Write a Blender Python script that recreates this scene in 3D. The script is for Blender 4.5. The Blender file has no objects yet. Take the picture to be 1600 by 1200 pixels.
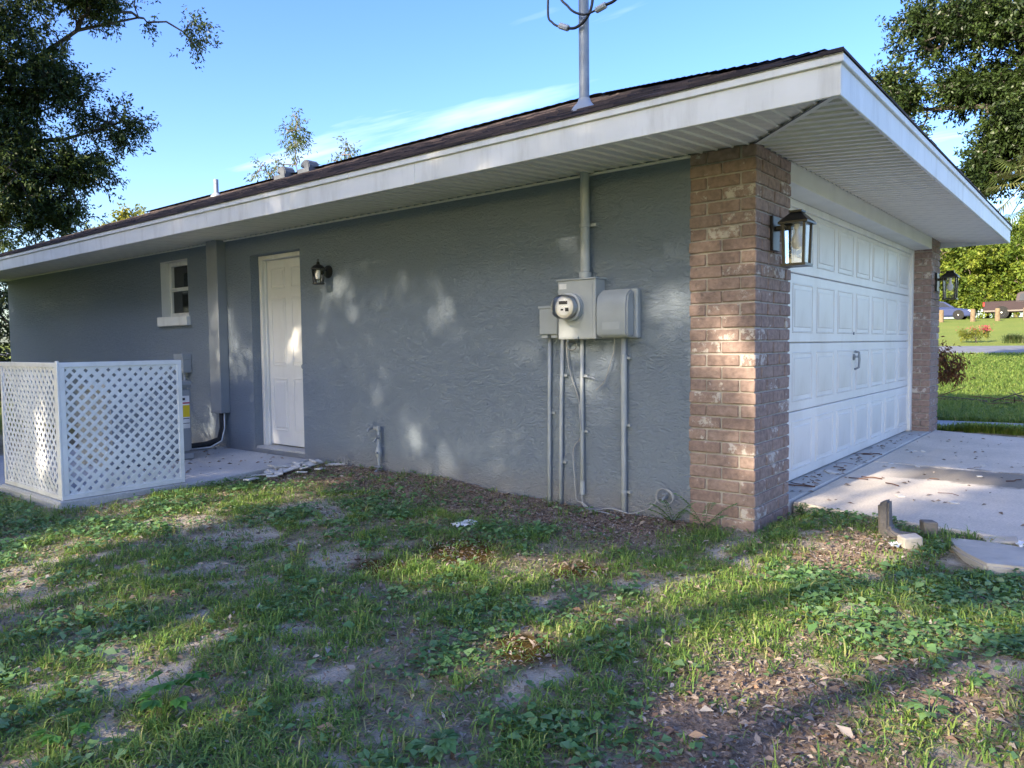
import bpy, bmesh, math, random
import numpy as np
from mathutils import Vector, Matrix
R = math.radians
scene = bpy.context.scene
col = scene.collection

# ------------------------------------------------------------------ camera, sky, sun, exposure
CAM = Vector((-4.488, -1.725, 1.227))
YAW, PIT, ROL = R(39.147), R(-2.999), R(-0.6475)
cd = bpy.data.cameras.new('camera'); co = bpy.data.objects.new('camera', cd); col.objects.link(co)
fw = Vector((math.cos(YAW) * math.cos(PIT), math.sin(YAW) * math.cos(PIT), math.sin(PIT)))
rt = Vector((math.sin(YAW), -math.cos(YAW), 0)); up = rt.cross(fw)
r2 = rt * math.cos(ROL) + up * math.sin(ROL); u2 = up * math.cos(ROL) - rt * math.sin(ROL)
co.matrix_world = Matrix(((r2.x, u2.x, -fw.x, CAM.x), (r2.y, u2.y, -fw.y, CAM.y), (r2.z, u2.z, -fw.z, CAM.z), (0, 0, 0, 1)))
cd.sensor_fit = 'HORIZONTAL'; cd.sensor_width = 36.0; cd.lens = 1163.12 / 1600 * 36.0
cd.clip_start = 0.05; cd.clip_end = 2000
scene.camera = co

SUN_EL, SUN_AZ = R(23), R(5)
to_sun = Vector((-math.cos(SUN_EL) * math.cos(SUN_AZ), math.cos(SUN_EL) * math.sin(SUN_AZ), math.sin(SUN_EL)))
world = bpy.data.worlds.new('World'); scene.world = world; world.use_nodes = True
wt = world.node_tree; wt.nodes.clear()
def wn(t, **k):
    n = wt.nodes.new(t)
    for a, b in k.items(): setattr(n, a, b)
    return n
wo = wn('ShaderNodeOutputWorld'); bg = wn('ShaderNodeBackground'); sky = wn('ShaderNodeTexSky')
sky.sky_type = 'NISHITA'; sky.sun_disc = False; sky.sun_elevation = SUN_EL
sky.sun_rotation = math.atan2(to_sun.x, to_sun.y); sky.air_density = 1.0; sky.dust_density = 2.0; sky.ozone_density = 3.0
# thin streaks of high cloud, spread over the whole sky
tc = wn('ShaderNodeTexCoord'); sep = wn('ShaderNodeSeparateXYZ'); wt.links.new(tc.outputs['Generated'], sep.inputs[0])
mx = wn('ShaderNodeMath', operation='MAXIMUM'); mx.inputs[1].default_value = 0.04; wt.links.new(sep.outputs['Z'], mx.inputs[0])
dx = wn('ShaderNodeMath', operation='DIVIDE'); dy = wn('ShaderNodeMath', operation='DIVIDE')
wt.links.new(sep.outputs['X'], dx.inputs[0]); wt.links.new(mx.outputs[0], dx.inputs[1])
wt.links.new(sep.outputs['Y'], dy.inputs[0]); wt.links.new(mx.outputs[0], dy.inputs[1])
cmb = wn('ShaderNodeCombineXYZ'); wt.links.new(dx.outputs[0], cmb.inputs[0]); wt.links.new(dy.outputs[0], cmb.inputs[1])
mp = wn('ShaderNodeMapping'); mp.inputs['Rotation'].default_value = (0, 0, R(38)); mp.inputs['Scale'].default_value = (1.5, 0.42, 1); mp.inputs['Location'].default_value = (-0.27, 0.81, 0)
wt.links.new(cmb.outputs[0], mp.inputs[0])
cn = wn('ShaderNodeTexNoise'); cn.inputs['Scale'].default_value = 0.8; cn.inputs['Detail'].default_value = 6; cn.inputs['Roughness'].default_value = 0.55; cn.inputs['Distortion'].default_value = 0.35
wt.links.new(mp.outputs[0], cn.inputs['Vector'])
cr = wn('ShaderNodeMapRange'); cr.inputs['From Min'].default_value = 0.6; cr.inputs['From Max'].default_value = 0.8; cr.inputs['To Max'].default_value = 0.45; cr.clamp = True
wt.links.new(cn.outputs['Fac'], cr.inputs['Value'])
mixc = wn('ShaderNodeMix', data_type='RGBA'); mixc.inputs['B'].default_value = (6.0, 6.0, 5.9, 1)
wt.links.new(cr.outputs[0], mixc.inputs['Factor']); hsv = wn('ShaderNodeHueSaturation'); hsv.inputs['Saturation'].default_value = 1.24; hsv.inputs['Hue'].default_value = .519; wt.links.new(sky.outputs[0], hsv.inputs['Color']); wt.links.new(hsv.outputs[0], mixc.inputs['A'])
wt.links.new(mixc.outputs['Result'], bg.inputs['Color']); bg.inputs['Strength'].default_value = 0.15
wt.links.new(bg.outputs[0], wo.inputs[0])
sl = bpy.data.lights.new('sun', 'SUN'); sl.energy = 3.6; sl.angle = R(0.53); sl.color = (1.0, 0.86, 0.66)
so = bpy.data.objects.new('sun', sl); col.objects.link(so); so.rotation_euler = (-to_sun).to_track_quat('-Z', 'Y').to_euler()
vs = scene.view_settings; scene.display_settings.display_device = 'sRGB'
vs.view_transform = 'Standard'; vs.look = 'None'; vs.gamma = 1; vs.use_curve_mapping = False; vs.exposure = 1.74
scene.cycles.max_bounces = 7; scene.cycles.diffuse_bounces = 4; scene.cycles.transparent_max_bounces = 12

# ------------------------------------------------------------------ helpers
random.seed(7); rng = np.random.default_rng(11)
org = {}
def tag(o, label=None, cat=None, group=None, kind=None):
    if label: o['label'] = label
    if cat: o['category'] = cat
    if group: o['group'] = group
    if kind: o['kind'] = kind
    return o
def thing(name, label, cat, loc=(0, 0, 0), group=None):
    o = bpy.data.objects.new(name, None); o.empty_display_size = 0.1; col.objects.link(o); o.location = loc
    org[o.name] = Vector(loc)
    return tag(o, label, cat, group)
def link_mesh(name, me, parent=None):
    o = bpy.data.objects.new(name, me); col.objects.link(o)
    if parent is not None: o.parent = parent; org[o.name] = org[parent.name].copy()
    else: org[o.name] = Vector((0, 0, 0))
    return o
class MB:
    def __init__(s): s.v = []; s.f = []
    def add(s, vs, fs):
        k = len(s.v); s.v += [tuple(p) for p in vs]; s.f += [tuple(i + k for i in f) for f in fs]; return s
    def box(s, a, b):
        x0, y0, z0 = a; x1, y1, z1 = b
        return s.add([(x0, y0, z0), (x1, y0, z0), (x1, y1, z0), (x0, y1, z0), (x0, y0, z1), (x1, y0, z1), (x1, y1, z1), (x0, y1, z1)],
                     [(0, 3, 2, 1), (4, 5, 6, 7), (0, 1, 5, 4), (1, 2, 6, 5), (2, 3, 7, 6), (3, 0, 4, 7)])
    def quad(s, a, b, c, d): return s.add([a, b, c, d], [(0, 1, 2, 3)])
    def tube(s, pts, r, n=8, cap=True):
        pts = [Vector(p) for p in pts]; rs = r if isinstance(r, (list, tuple)) else [r] * len(pts)
        t0 = (pts[1] - pts[0]).normalized(); a = Vector((0, 0, 1)) if abs(t0.z) < .9 else Vector((1, 0, 0))
        nn = t0.cross(a).normalized(); k = len(s.v)
        for i, p in enumerate(pts):
            t = (pts[min(i + 1, len(pts) - 1)] - pts[max(i - 1, 0)]).normalized()
            nn = (nn - t * nn.dot(t)).normalized(); bb = t.cross(nn)
            for j in range(n):
                an = 2 * math.pi * j / n; s.v.append(tuple(p + (nn * math.cos(an) + bb * math.sin(an)) * rs[i]))
        for i in range(len(pts) - 1):
            for j in range(n):
                s.f.append((k + i * n + j, k + i * n + (j + 1) % n, k + (i + 1) * n + (j + 1) % n, k + (i + 1) * n + j))
        if cap:
            s.f.append(tuple(k + j for j in range(n))[::-1]); e = k + (len(pts) - 1) * n; s.f.append(tuple(e + j for j in range(n)))
        return s
    def cyl(s, p0, p1, r0, r1=None, n=14): return s.tube([p0, p1], [r0, r0 if r1 is None else r1], n)
    def lathe(s, prof, o, axis=(0, 0, 1), n=20):
        o = Vector(o); ax = Vector(axis).normalized(); a = Vector((0, 0, 1)) if abs(ax.z) < .9 else Vector((1, 0, 0))
        u = ax.cross(a).normalized(); w = ax.cross(u); k = len(s.v)
        for r, h in prof:
            for j in range(n):
                an = 2 * math.pi * j / n; s.v.append(tuple(o + ax * h + (u * math.cos(an) + w * math.sin(an)) * max(r, 1e-4)))
        for i in range(len(prof) - 1):
            for j in range(n): s.f.append((k + i * n + j, k + i * n + (j + 1) % n, k + (i + 1) * n + (j + 1) % n, k + (i + 1) * n + j))
        s.f.append(tuple(k + j for j in range(n))[::-1]); e = k + (len(prof) - 1) * n; s.f.append(tuple(e + j for j in range(n)))
        return s
    def prism(s, poly, axis, a, b):
        n = len(poly)
        def P(p, t):
            return {'x': (t, p[0], p[1]), 'y': (p[0], t, p[1]), 'z': (p[0], p[1], t)}[axis]
        return s.add([P(p, a) for p in poly] + [P(p, b) for p in poly],
                     [tuple(range(n))[::-1], tuple(range(n, 2 * n))] + [(i, (i + 1) % n, n + (i + 1) % n, n + i) for i in range(n)])
    def rot(s, k, center, axis, ang):
        m = Matrix.Rotation(ang, 3, Vector(axis)); c = Vector(center)
        for i in range(k, len(s.v)): s.v[i] = tuple(m @ (Vector(s.v[i]) - c) + c)
        return s
    def mesh(s, name, mat, o=Vector((0, 0, 0)), smooth=False, bevel=0, seg=1, recalc=True):
        me = bpy.data.meshes.new(name); me.from_pydata([tuple(Vector(p) - o) for p in s.v], [], s.f)
        if recalc or bevel:
            bm = bmesh.new(); bm.from_mesh(me)
            if recalc: bmesh.ops.recalc_face_normals(bm, faces=bm.faces)
            if bevel:
                ed = [e for e in bm.edges if len(e.link_faces) == 2 and e.calc_face_angle(0) > 0.6]
                bmesh.ops.bevel(bm, geom=ed, offset=bevel, segments=seg, affect='EDGES', clamp_overlap=True)
            bm.to_mesh(me); bm.free()
        if smooth:
            me.polygons.foreach_set('use_smooth', [True] * len(me.polygons))
            if smooth == 'auto': me.set_sharp_from_angle(angle=R(35))
        me.materials.append(mat); return me
    def build(s, name, mat, parent=None, **k):
        o = org[parent.name] if parent is not None else Vector((0, 0, 0))
        return link_mesh(name, s.mesh(name, mat, o, **k), parent)
def copy_tree(o, loc=None, parent=None):
    c = o.copy(); col.objects.link(c)
    if parent is not None: c.parent = parent
    if loc is not None: c.location = loc
    for ch in list(o.children): copy_tree(ch, None, c)
    return c

# materials ------------------------------------------------------------------
def newmat(name):
    m = bpy.data.materials.new(name); m.use_nodes = True; nt = m.node_tree; b = nt.nodes['Principled BSDF']
    def n(t, **k):
        x = nt.nodes.new(t)
        for a, v in k.items(): setattr(x, a, v)
        return x
    return m, nt, b, n
def mat(name, c1, c2=None, rough=0.6, scale=8, bump=0, bscale=60, metal=0, coord='Object', detail=5, spec=0.5, rnd=0, lo=.35, hi=.65):
    m, nt, b, n = newmat(name); b.inputs['Roughness'].default_value = rough; b.inputs['Metallic'].default_value = metal
    b.inputs['Specular IOR Level'].default_value = spec
    tc = n('ShaderNodeTexCoord'); c2 = c2 or tuple(x * .8 for x in c1)
    no = n('ShaderNodeTexNoise'); no.inputs['Scale'].default_value = scale; no.inputs['Detail'].default_value = detail
    nt.links.new(tc.outputs[coord], no.inputs['Vector'])
    mr = n('ShaderNodeMapRange'); mr.inputs['From Min'].default_value = lo; mr.inputs['From Max'].default_value = hi
    nt.links.new(no.outputs['Fac'], mr.inputs['Value'])
    mi = n('ShaderNodeMix', data_type='RGBA'); mi.inputs['A'].default_value = (*c1, 1); mi.inputs['B'].default_value = (*c2, 1)
    nt.links.new(mr.outputs[0], mi.inputs['Factor']); out = mi.outputs['Result']
    if rnd:
        oi = n('ShaderNodeObjectInfo'); hs = n('ShaderNodeHueSaturation')
        r = n('ShaderNodeMapRange'); r.inputs['To Min'].default_value = 1 - rnd; r.inputs['To Max'].default_value = 1 + rnd
        nt.links.new(oi.outputs['Random'], r.inputs['Value']); nt.links.new(r.outputs[0], hs.inputs['Value']); nt.links.new(out, hs.inputs['Color']); out = hs.outputs['Color']
    nt.links.new(out, b.inputs['Base Color'])
    if bump:
        bn = n('ShaderNodeTexNoise'); bn.inputs['Scale'].default_value = bscale; bn.inputs['Detail'].default_value = 4; nt.links.new(tc.outputs[coord], bn.inputs['Vector'])
        bp = n('ShaderNodeBump'); bp.inputs['Strength'].default_value = 1; bp.inputs['Distance'].default_value = bump
        nt.links.new(bn.outputs['Fac'], bp.inputs['Height']); nt.links.new(bp.outputs[0], b.inputs['Normal'])
    return m
def leaf_mat(name, cols, trans=0.35, rough=0.5, tint=None):
    m, nt, b, n = newmat(name); at = n('ShaderNodeAttribute', attribute_name='rnd'); rp = n('ShaderNodeValToRGB')
    e = rp.color_ramp.elements
    while len(e) < len(cols): e.new(0.5)
    for i, c in enumerate(cols): e[i].position = i / (len(cols) - 1); e[i].color = (*c, 1)
    nt.links.new(at.outputs['Fac'], rp.inputs[0]); nt.links.new(rp.outputs[0], b.inputs['Base Color']); b.inputs['Roughness'].default_value = rough
    b.inputs['Specular IOR Level'].default_value = 0.35
    tr = n('ShaderNodeBsdfTranslucent'); hs = n('ShaderNodeHueSaturation'); hs.inputs['Value'].default_value = 1.3; hs.inputs['Hue'].default_value = 0.485
    nt.links.new(rp.outputs[0], hs.inputs['Color']); nt.links.new(hs.outputs[0], tr.inputs['Color'])
    ms = n('ShaderNodeMixShader'); ms.inputs[0].default_value = trans
    nt.links.new(b.outputs[0], ms.inputs[1]); nt.links.new(tr.outputs[0], ms.inputs[2]); nt.links.new(ms.outputs[0], nt.nodes['Material Output'].inputs['Surface'])
    return m
def stucco_mat():
    m, nt, b, n = newmat('painted_stucco'); tc = n('ShaderNodeTexCoord'); b.inputs['Roughness'].default_value = .78; b.inputs['Specular IOR Level'].default_value = .3
    no = n('ShaderNodeTexNoise'); no.inputs['Scale'].default_value = 1.1; no.inputs['Detail'].default_value = 5; nt.links.new(tc.outputs['Object'], no.inputs['Vector'])
    mi = n('ShaderNodeMix', data_type='RGBA'); mi.inputs['A'].default_value = (.25, .300, .362, 1); mi.inputs['B'].default_value = (.285, .338, .40, 1)
    nt.links.new(no.outputs['Fac'], mi.inputs['Factor'])
    # scuffs and rub marks of paler paint
    sn = n('ShaderNodeTexNoise'); sn.inputs['Scale'].default_value = 3.2; sn.inputs['Detail'].default_value = 9; sn.inputs['Roughness'].default_value = .68; sn.inputs['Distortion'].default_value = .8
    nt.links.new(tc.outputs['Object'], sn.inputs['Vector'])
    sr = n('ShaderNodeMapRange'); sr.inputs['From Min'].default_value = .64; sr.inputs['From Max'].default_value = .78; sr.inputs['To Max'].default_value = .35; nt.links.new(sn.outputs['Fac'], sr.inputs['Value'])
    m2 = n('ShaderNodeMix', data_type='RGBA'); m2.inputs['B'].default_value = (.44, .45, .46, 1); nt.links.new(sr.outputs[0], m2.inputs['Factor']); nt.links.new(mi.outputs['Result'], m2.inputs['A'])
    # soil splash near the ground
    sp = n('ShaderNodeSeparateXYZ'); nt.links.new(tc.outputs['Object'], sp.inputs[0])
    gz = n('ShaderNodeMapRange'); gz.inputs['From Min'].default_value = .26; gz.inputs['From Max'].default_value = .03; gz.inputs['To Max'].default_value = .75; nt.links.new(sp.outputs['Z'], gz.inputs['Value'])
    gm = n('ShaderNodeMath', operation='MULTIPLY'); nt.links.new(gz.outputs[0], gm.inputs[0]); nt.links.new(sn.outputs['Fac'], gm.inputs[1])
    m3 = n('ShaderNodeMix', data_type='RGBA'); m3.inputs['B'].default_value = (.33, .27, .21, 1); nt.links.new(gm.outputs[0], m3.inputs['Factor']); nt.links.new(m2.outputs['Result'], m3.inputs['A'])
    nt.links.new(m3.outputs['Result'], b.inputs['Base Color'])
    w = n('ShaderNodeTexNoise'); w.inputs['Scale'].default_value = 20; w.inputs['Detail'].default_value = 7; w.inputs['Roughness'].default_value = .66; w.inputs['Distortion'].default_value = 2.0
    mpn = n('ShaderNodeMapping'); mpn.inputs['Scale'].default_value = (1, .62, 1.3); nt.links.new(tc.outputs['Object'], mpn.inputs[0]); nt.links.new(mpn.outputs[0], w.inputs['Vector'])
    f = n('ShaderNodeTexNoise'); f.inputs['Scale'].default_value = 140; f.inputs['Detail'].default_value = 3; nt.links.new(tc.outputs['Object'], f.inputs['Vector'])
    ma = n('ShaderNodeMath', operation='MULTIPLY_ADD'); ma.inputs[1].default_value = .2; nt.links.new(f.outputs['Fac'], ma.inputs[0]); nt.links.new(w.outputs['Fac'], ma.inputs[2])
    bp = n('ShaderNodeBump'); bp.inputs['Distance'].default_value = .045; bp.inputs['Strength'].default_value = .95; nt.links.new(ma.outputs[0], bp.inputs['Height']); nt.links.new(bp.outputs[0], b.inputs['Normal'])
    return m
def brick_mat():
    m, nt, b, n = newmat('brown_brick'); tc = n('ShaderNodeTexCoord'); oi = n('ShaderNodeObjectInfo'); b.inputs['Roughness'].default_value = .85; b.inputs['Specular IOR Level'].default_value = .25
    off = n('ShaderNodeVectorMath', operation='SCALE'); off.inputs['Scale'].default_value = 37.0
    cx = n('ShaderNodeCombineXYZ')
    for i in range(3): nt.links.new(oi.outputs['Random'], cx.inputs[i])
    nt.links.new(cx.outputs[0], off.inputs[0])
    ad = n('ShaderNodeVectorMath', operation='ADD'); nt.links.new(tc.outputs['Object'], ad.inputs[0]); nt.links.new(off.outputs[0], ad.inputs[1])
    rp = n('ShaderNodeValToRGB'); e = rp.color_ramp.elements; e.new(.35); e.new(.7)
    for i, (p, c) in enumerate([(0, (.255, .183, .158)), (.35, (.30, .216, .184)), (.7, (.28, .203, .175)), (1, (.325, .238, .20))]): e[i].position = p; e[i].color = (*c, 1)
    nt.links.new(oi.outputs['Random'], rp.inputs[0])
    no = n('ShaderNodeTexNoise'); no.inputs['Scale'].default_value = 30; no.inputs['Detail'].default_value = 6; nt.links.new(ad.outputs[0], no.inputs['Vector'])
    mr = n('ShaderNodeMapRange'); mr.inputs['From Min'].default_value = .3; mr.inputs['From Max'].default_value = .7; mr.inputs['To Min'].default_value = .72; mr.inputs['To Max'].default_value = 1.22; nt.links.new(no.outputs['Fac'], mr.inputs['Value'])
    vm = n('ShaderNodeVectorMath', operation='SCALE'); nt.links.new(rp.outputs[0], vm.inputs[0]); nt.links.new(mr.outputs[0], vm.inputs['Scale'])
    # old whitewash left on some of the bricks
    wh = n('ShaderNodeTexNoise'); wh.inputs['Scale'].default_value = 17; wh.inputs['Detail'].default_value = 9; wh.inputs['Roughness'].default_value = .72; nt.links.new(ad.outputs[0], wh.inputs['Vector'])
    m7 = n('ShaderNodeMath', operation='MULTIPLY'); m7.inputs[1].default_value = 7.31; nt.links.new(oi.outputs['Random'], m7.inputs[0])
    fr = n('ShaderNodeMath', operation='FRACT'); nt.links.new(m7.outputs[0], fr.inputs[0])
    th = n('ShaderNodeMapRange'); th.inputs['From Min'].default_value = .68; th.inputs['From Max'].default_value = 1; th.inputs['To Min'].default_value = .0; th.inputs['To Max'].default_value = .14; nt.links.new(fr.outputs[0], th.inputs['Value'])
    s1 = n('ShaderNodeMath', operation='ADD'); nt.links.new(wh.outputs['Fac'], s1.inputs[0]); nt.links.new(th.outputs[0], s1.inputs[1])
    wr = n('ShaderNodeMapRange'); wr.inputs['From Min'].default_value = .615; wr.inputs['From Max'].default_value = .68; wr.inputs['To Max'].default_value = .8; nt.links.new(s1.outputs[0], wr.inputs['Value'])
    mi = n('ShaderNodeMix', data_type='RGBA'); mi.inputs['B'].default_value = (.58, .54, .49, 1); nt.links.new(wr.outputs[0], mi.inputs['Factor']); nt.links.new(vm.outputs[0], mi.inputs['A'])
    nt.links.new(mi.outputs['Result'], b.inputs['Base Color'])
    bn = n('ShaderNodeTexNoise'); bn.inputs['Scale'].default_value = 55; bn.inputs['Detail'].default_value = 6; nt.links.new(ad.outputs[0], bn.inputs['Vector'])
    bp = n('ShaderNodeBump'); bp.inputs['Distance'].default_value = .006; bp.inputs['Strength'].default_value = .8; nt.links.new(bn.outputs['Fac'], bp.inputs['Height']); nt.links.new(bp.outputs[0], b.inputs['Normal'])
    return m
def soffit_mat():
    m, nt, b, n = newmat('white_soffit_vinyl'); tc = n('ShaderNodeTexCoord'); b.inputs['Roughness'].default_value = .45
    no = n('ShaderNodeTexNoise'); no.inputs['Scale'].default_value = 3; no.inputs['Detail'].default_value = 6; nt.links.new(tc.outputs['Object'], no.inputs['Vector'])
    mi = n('ShaderNodeMix', data_type='RGBA'); mi.inputs['A'].default_value = (.88, .84, .76, 1); mi.inputs['B'].default_value = (.80, .76, .69, 1); nt.links.new(no.outputs['Fac'], mi.inputs['Factor'])
    # vent perforations
    vo = n('ShaderNodeTexVoronoi'); vo.inputs['Scale'].default_value = 95; vo.inputs['Randomness'].default_value = 0; nt.links.new(tc.outputs['Object'], vo.inputs['Vector'])
    mr = n('ShaderNodeMapRange'); mr.inputs['From Min'].default_value = .22; mr.inputs['From Max'].default_value = .3; mr.inputs['To Min'].default_value = .45; mr.inputs['To Max'].default_value = 0; nt.links.new(vo.outputs['Distance'], mr.inputs['Value'])
    m2 = n('ShaderNodeMix', data_type='RGBA'); m2.inputs['B'].default_value = (.2, .19, .18, 1); nt.links.new(mr.outputs[0], m2.inputs['Factor']); nt.links.new(mi.outputs['Result'], m2.inputs['A'])
    nt.links.new(m2.outputs['Result'], b.inputs['Base Color']); return m
def glass_mat(name, tint=(1, 1, 1), rough=.02):
    m, nt, b, n = newmat(name); nt.nodes.remove(b)
    g = n('ShaderNodeBsdfGlossy'); g.inputs['Roughness'].default_value = rough; t = n('ShaderNodeBsdfTransparent'); t.inputs['Color'].default_value = (*tint, 1)
    fr = n('ShaderNodeFresnel'); fr.inputs['IOR'].default_value = 1.5; ms = n('ShaderNodeMixShader')
    nt.links.new(fr.outputs[0], ms.inputs[0]); nt.links.new(t.outputs[0], ms.inputs[1]); nt.links.new(g.outputs[0], ms.inputs[2]); nt.links.new(ms.outputs[0], nt.nodes['Material Output'].inputs['Surface'])
    return m
def concrete_mat(name, c1, c2, stain=True):
    m, nt, b, n = newmat(name); tc = n('ShaderNodeTexCoord'); b.inputs['Roughness'].default_value = .9; b.inputs['Specular IOR Level'].default_value = .2
    no = n('ShaderNodeTexNoise'); no.inputs['Scale'].default_value = 1.6; no.inputs['Detail'].default_value = 8; no.inputs['Roughness'].default_value = .65; nt.links.new(tc.outputs['Object'], no.inputs['Vector'])
    mr = n('ShaderNodeMapRange'); mr.inputs['From Min'].default_value = .35; mr.inputs['From Max'].default_value = .68; nt.links.new(no.outputs['Fac'], mr.inputs['Value'])
    mi = n('ShaderNodeMix', data_type='RGBA'); mi.inputs['A'].default_value = (*c1, 1); mi.inputs['B'].default_value = (*c2, 1); nt.links.new(mr.outputs[0], mi.inputs['Factor']); out = mi.outputs['Result']
    fn = n('ShaderNodeTexNoise'); fn.inputs['Scale'].default_value = 70; fn.inputs['Detail'].default_value = 6; fn.inputs['Roughness'].default_value = .7; nt.links.new(tc.outputs['Object'], fn.inputs['Vector'])
    fr = n('ShaderNodeMapRange'); fr.inputs['From Min'].default_value = .3; fr.inputs['From Max'].default_value = .7; fr.inputs['To Min'].default_value = .8; fr.inputs['To Max'].default_value = 1.15; nt.links.new(fn.outputs['Fac'], fr.inputs['Value'])
    vm = n('ShaderNodeVectorMath', operation='SCALE'); nt.links.new(out, vm.inputs[0]); nt.links.new(fr.outputs[0], vm.inputs['Scale']); out = vm.outputs[0]
    if stain:   # an old dirt stain along the control joint
        sp = n('ShaderNodeSeparateXYZ'); nt.links.new(tc.outputs['Object'], sp.inputs[0])
        wob = n('ShaderNodeTexNoise'); wob.inputs['Scale'].default_value = 5; wob.inputs['Detail'].default_value = 7; wob.inputs['Roughness'].default_value = .65; nt.links.new(tc.outputs['Object'], wob.inputs['Vector'])
        ax = n('ShaderNodeMath', operation='SUBTRACT'); ax.inputs[1].default_value = 2.42 - 3.0; nt.links.new(sp.outputs['X'], ax.inputs[0])
        ab = n('ShaderNodeMath', operation='ABSOLUTE'); nt.links.new(ax.outputs[0], ab.inputs[0])
        a2 = n('ShaderNodeMath', operation='MULTIPLY_ADD'); a2.inputs[1].default_value = -.5; nt.links.new(wob.outputs['Fac'], a2.inputs[0]); nt.links.new(ab.outputs[0], a2.inputs[2])
        f1 = n('ShaderNodeMapRange'); f1.inputs['From Min'].default_value = .16; f1.inputs['From Max'].default_value = .06; nt.links.new(a2.outputs[0], f1.inputs['Value'])
        f2 = n('ShaderNodeMapRange'); f2.inputs['From Min'].default_value = -.22; f2.inputs['From Max'].default_value = -.5; nt.links.new(sp.outputs['Y'], f2.inputs['Value'])
        pr = n('ShaderNodeMath', operation='MULTIPLY'); nt.links.new(f1.outputs[0], pr.inputs[0]); nt.links.new(f2.outputs[0], pr.inputs[1])
        p2 = n('ShaderNodeMath', operation='MULTIPLY'); p2.inputs[1].default_value = .72; nt.links.new(pr.outputs[0], p2.inputs[0])
        ms = n('ShaderNodeMix', data_type='RGBA'); ms.inputs['B'].default_value = (.10, .09, .075, 1); nt.links.new(p2.outputs[0], ms.inputs['Factor']); nt.links.new(out, ms.inputs['A']); out = ms.outputs['Result']
    nt.links.new(out, b.inputs['Base Color'])
    bp = n('ShaderNodeBump'); bp.inputs['Distance'].default_value = .004; nt.links.new(fn.outputs['Fac'], bp.inputs['Height']); nt.links.new(bp.outputs[0], b.inputs['Normal'])
    return m
def ground_mat():
    m, nt, b, n = newmat('sandy_yard_soil'); tc = n('ShaderNodeTexCoord'); b.inputs['Roughness'].default_value = .95; b.inputs['Specular IOR Level'].default_value = .1
    def noise(s, d=6, r=.6):
        x = n('ShaderNodeTexNoise'); x.inputs['Scale'].default_value = s; x.inputs['Detail'].default_value = d; x.inputs['Roughness'].default_value = r; nt.links.new(tc.outputs['Object'], x.inputs['Vector']); return x.outputs['Fac']
    def mix(fac, a, bb):
        x = n('ShaderNodeMix', data_type='RGBA')
        for k, v in (('Factor', fac), ('A', a), ('B', bb)):
            if isinstance(v, tuple): x.inputs[k].default_value = (*v, 1)
            elif isinstance(v, float): x.inputs[k].default_value = v
            else: nt.links.new(v, x.inputs[k])
        return x.outputs['Result']
    def rng_(v, a, bb, c=0., d=1.):
        x = n('ShaderNodeMapRange'); x.inputs['From Min'].default_value = a; x.inputs['From Max'].default_value = bb; x.inputs['To Min'].default_value = c; x.inputs['To Max'].default_value = d; nt.links.new(v, x.inputs['Value']); return x.outputs[0]
    def attr(a): return n('ShaderNodeAttribute', attribute_name=a).outputs['Fac']
    fine = noise(90, 7, .7); mid = noise(9, 7)
    soil = mix(rng_(fine, .35, .65), (.12, .10, .055), (.31, .26, .16))
    sand = mix(rng_(fine, .3, .7), (.46, .40, .31), (.68, .60, .48))
    mulch = mix(rng_(noise(45, 8, .75), .38, .62), (.12, .085, .06), (.44, .33, .24))
    moss = mix(rng_(noise(30), .35, .65), (.075, .048, .012), (.13, .085, .022))
    c = mix(rng_(mid, .35, .65), soil, mix(.45, soil, sand))
    c = mix(attr('sand'), c, sand); c = mix(attr('mulch'), c, mulch); c = mix(attr('moss'), c, moss)
    lawn = mix(rng_(noise(.35, 6), .35, .65), (.20, .25, .05), (.30, .30, .07)); lawn = mix(rng_(noise(14, 6, .7), .35, .65), lawn, (.13, .18, .035))  # sunlit yellow-green put into the lawn's base colour
    c = mix(attr('lawn'), c, lawn)
    nt.links.new(c, b.inputs['Base Color'])
    ma = n('ShaderNodeMath', operation='MULTIPLY_ADD'); ma.inputs[1].default_value = .35; nt.links.new(fine, ma.inputs[0]); nt.links.new(mid, ma.inputs[2])
    bp = n('ShaderNodeBump'); bp.inputs['Distance'].default_value = .03; nt.links.new(ma.outputs[0], bp.inputs['Height']); nt.links.new(bp.outputs[0], b.inputs['Normal'])
    return m
def shingle_mat():
    m, nt, b, n = newmat('asphalt_shingle'); tc = n('ShaderNodeTexCoord'); b.inputs['Roughness'].default_value = .9
    at = n('ShaderNodeAttribute', attribute_name='rnd'); rp = n('ShaderNodeValToRGB'); e = rp.color_ramp.elements; e.new(.5)
    for i, (p, c) in enumerate([(0, (.018, .014, .016)), (.5, (.042, .031, .033)), (1, (.085, .060, .056))]): e[i].position = p; e[i].color = (*c, 1)
    nt.links.new(at.outputs['Fac'], rp.inputs[0])
    no = n('ShaderNodeTexNoise'); no.inputs['Scale'].default_value = 120; no.inputs['Detail'].default_value = 3; nt.links.new(tc.outputs['Object'], no.inputs['Vector'])
    mr = n('ShaderNodeMapRange'); mr.inputs['From Min'].default_value = .3; mr.inputs['From Max'].default_value = .7; mr.inputs['To Min'].default_value = .55; mr.inputs['To Max'].default_value = 1.5; nt.links.new(no.outputs['Fac'], mr.inputs['Value'])
    vm = n('ShaderNodeVectorMath', operation='SCALE'); nt.links.new(rp.outputs[0], vm.inputs[0]); nt.links.new(mr.outputs[0], vm.inputs['Scale']); nt.links.new(vm.outputs[0], b.inputs['Base Color'])
    return m
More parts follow.
